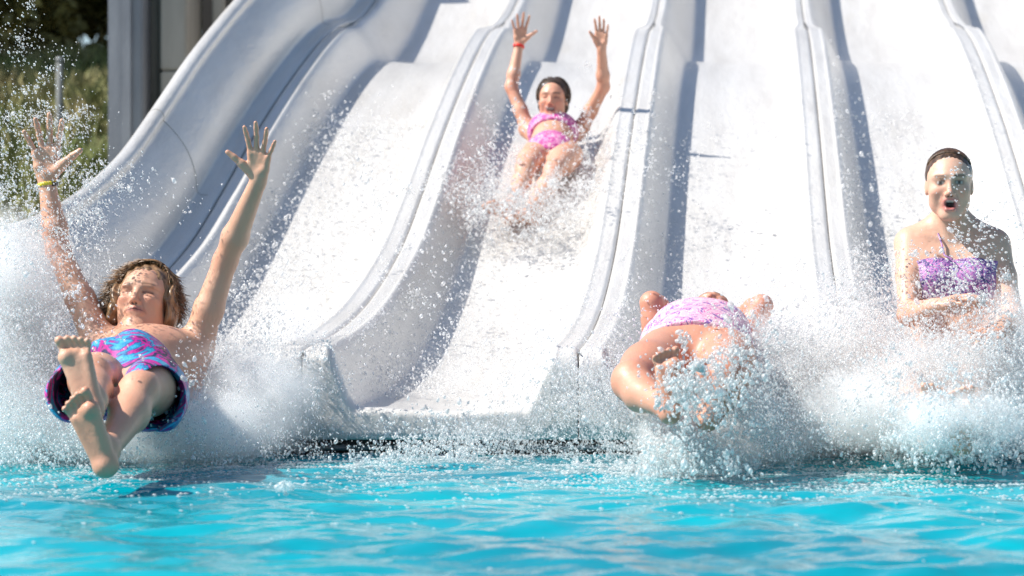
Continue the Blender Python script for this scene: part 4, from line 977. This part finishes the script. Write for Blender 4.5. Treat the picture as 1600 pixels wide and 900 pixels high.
_mm = {}
def mist_material(dens):
    if dens in _mm: return _mm[dens]
    m = bpy.data.materials.new('mist_air'); m.use_nodes = True; N, L = m.node_tree.nodes, m.node_tree.links; N.remove(N['Principled BSDF'])
    pv = N.new('ShaderNodeVolumePrincipled'); pv.inputs['Color'].default_value = (.995, .998, 1, 1); pv.inputs['Anisotropy'].default_value = 0.0
    ge = N.new('ShaderNodeNewGeometry'); n1 = noise(N, L, 6.5, 4, .62, ge.outputs['Position']); r = ramp(N, L, n1.outputs[0], [(.38, (0, 0, 0)), (.66, (1, 1, 1))])
    tc = N.new('ShaderNodeTexCoord'); ln = N.new('ShaderNodeVectorMath'); ln.operation = 'LENGTH'; L.new(tc.outputs['Object'], ln.inputs[0])
    mr = N.new('ShaderNodeMapRange'); mr.interpolation_type = 'SMOOTHSTEP'; mr.inputs['From Min'].default_value = 1; mr.inputs['From Max'].default_value = .15; mr.inputs['To Min'].default_value = 0; mr.inputs['To Max'].default_value = dens
    L.new(ln.outputs['Value'], mr.inputs['Value']); mu = N.new('ShaderNodeMath'); mu.operation = 'MULTIPLY'; L.new(r.outputs[0], mu.inputs[0]); L.new(mr.outputs[0], mu.inputs[1])
    L.new(mu.outputs[0], pv.inputs['Density']); L.new(pv.outputs[0], N['Material Output'].inputs['Volume']); _mm[dens] = m; return m
def foam(cx, cy, sx, sy, n):
    x = cx + rng.normal(size=n) * sx; y = np.minimum(cy + rng.normal(size=n) * sy, 7.97); k_ = fbm2(x * 2.2, y, 5.0, 91, 4) > rng.uniform(-.35, .45, n); x, y = x[k_], y[k_]
    return np.stack([x, y, water_z(x, y) + .004], 1)
FO = np.concatenate([foam(-2.0, 7.3, .55, .45, 6500), foam(-.2, 7.2, .45, .4, 7000), foam(.8, 7.1, .7, .45, 9000), foam(-1.0, 7.6, .45, .2, 5000), foam(-.6, 6.6, 1.6, .6, 1600)])
V, F = drops(FO, rng.uniform(.002, .0075, len(FO)), None, 'oct', (1, 1.2)); Vc = np.repeat(FO, 6, 0); V[:, 2] = Vc[:, 2] + (V[:, 2] - Vc[:, 2]) * .45
tag(link('foam', npmesh(V, F), None, [M_foam]), 'white foam flecks floating on the pool below the slide lip', 'foam', kind='stuff')
def mist(name, label, blobs, dens, cat='mist'):
    """airborne mist too fine for drops: soft round clouds of a pale scattering volume"""
    for (px, py, Y, rx, ry, rY) in blobs:
        s = Y / FPX; c = P(px, py, Y); bm = bmesh.new(); bmesh.ops.create_icosphere(bm, subdivisions=3, radius=1)
        me = bpy.data.meshes.new('m'); bm.to_mesh(me); bm.free(); o = link(name, me, None, [mist_material(dens)])
        o.location = c; o.scale = (rx * s * 1.5, rY * 1.4, ry * s * 1.5); tag(o, label, cat, kind='stuff')
mist('mist', 'thin white mist hanging in the spray at the left edge and under the young man', [(0, 560, 7.8, 90, 150, .2), (60, 660, 7.7, 130, 70, .2), (250, 680, 7.6, 170, 40, .2), (390, 620, 7.75, 90, 75, .2), (330, 660, 7.4, 90, 45, .15), (460, 540, 8.3, 50, 70, .15), (10, 440, 7.8, 70, 90, .2)], 22)
mist('mist', 'white mist in the spray below and beside the curled up rider', [(1060, 690, 7.15, 60, 45, .12), (1150, 660, 7.3, 80, 55, .12), (1190, 690, 7.5, 90, 30, .15), (1210, 600, 7.9, 60, 90, .15)], 20)
mist('mist', 'white mist wrapping the legs of the woman at the right', [(1290, 590, 7.9, 90, 110, .2), (1470, 600, 7.45, 120, 60, .14), (1420, 660, 7.6, 200, 40, .15), (1590, 580, 7.75, 60, 110, .2), (1490, 660, 6.92, 110, 45, .12), (1340, 640, 7.3, 90, 50, .14)], 22)
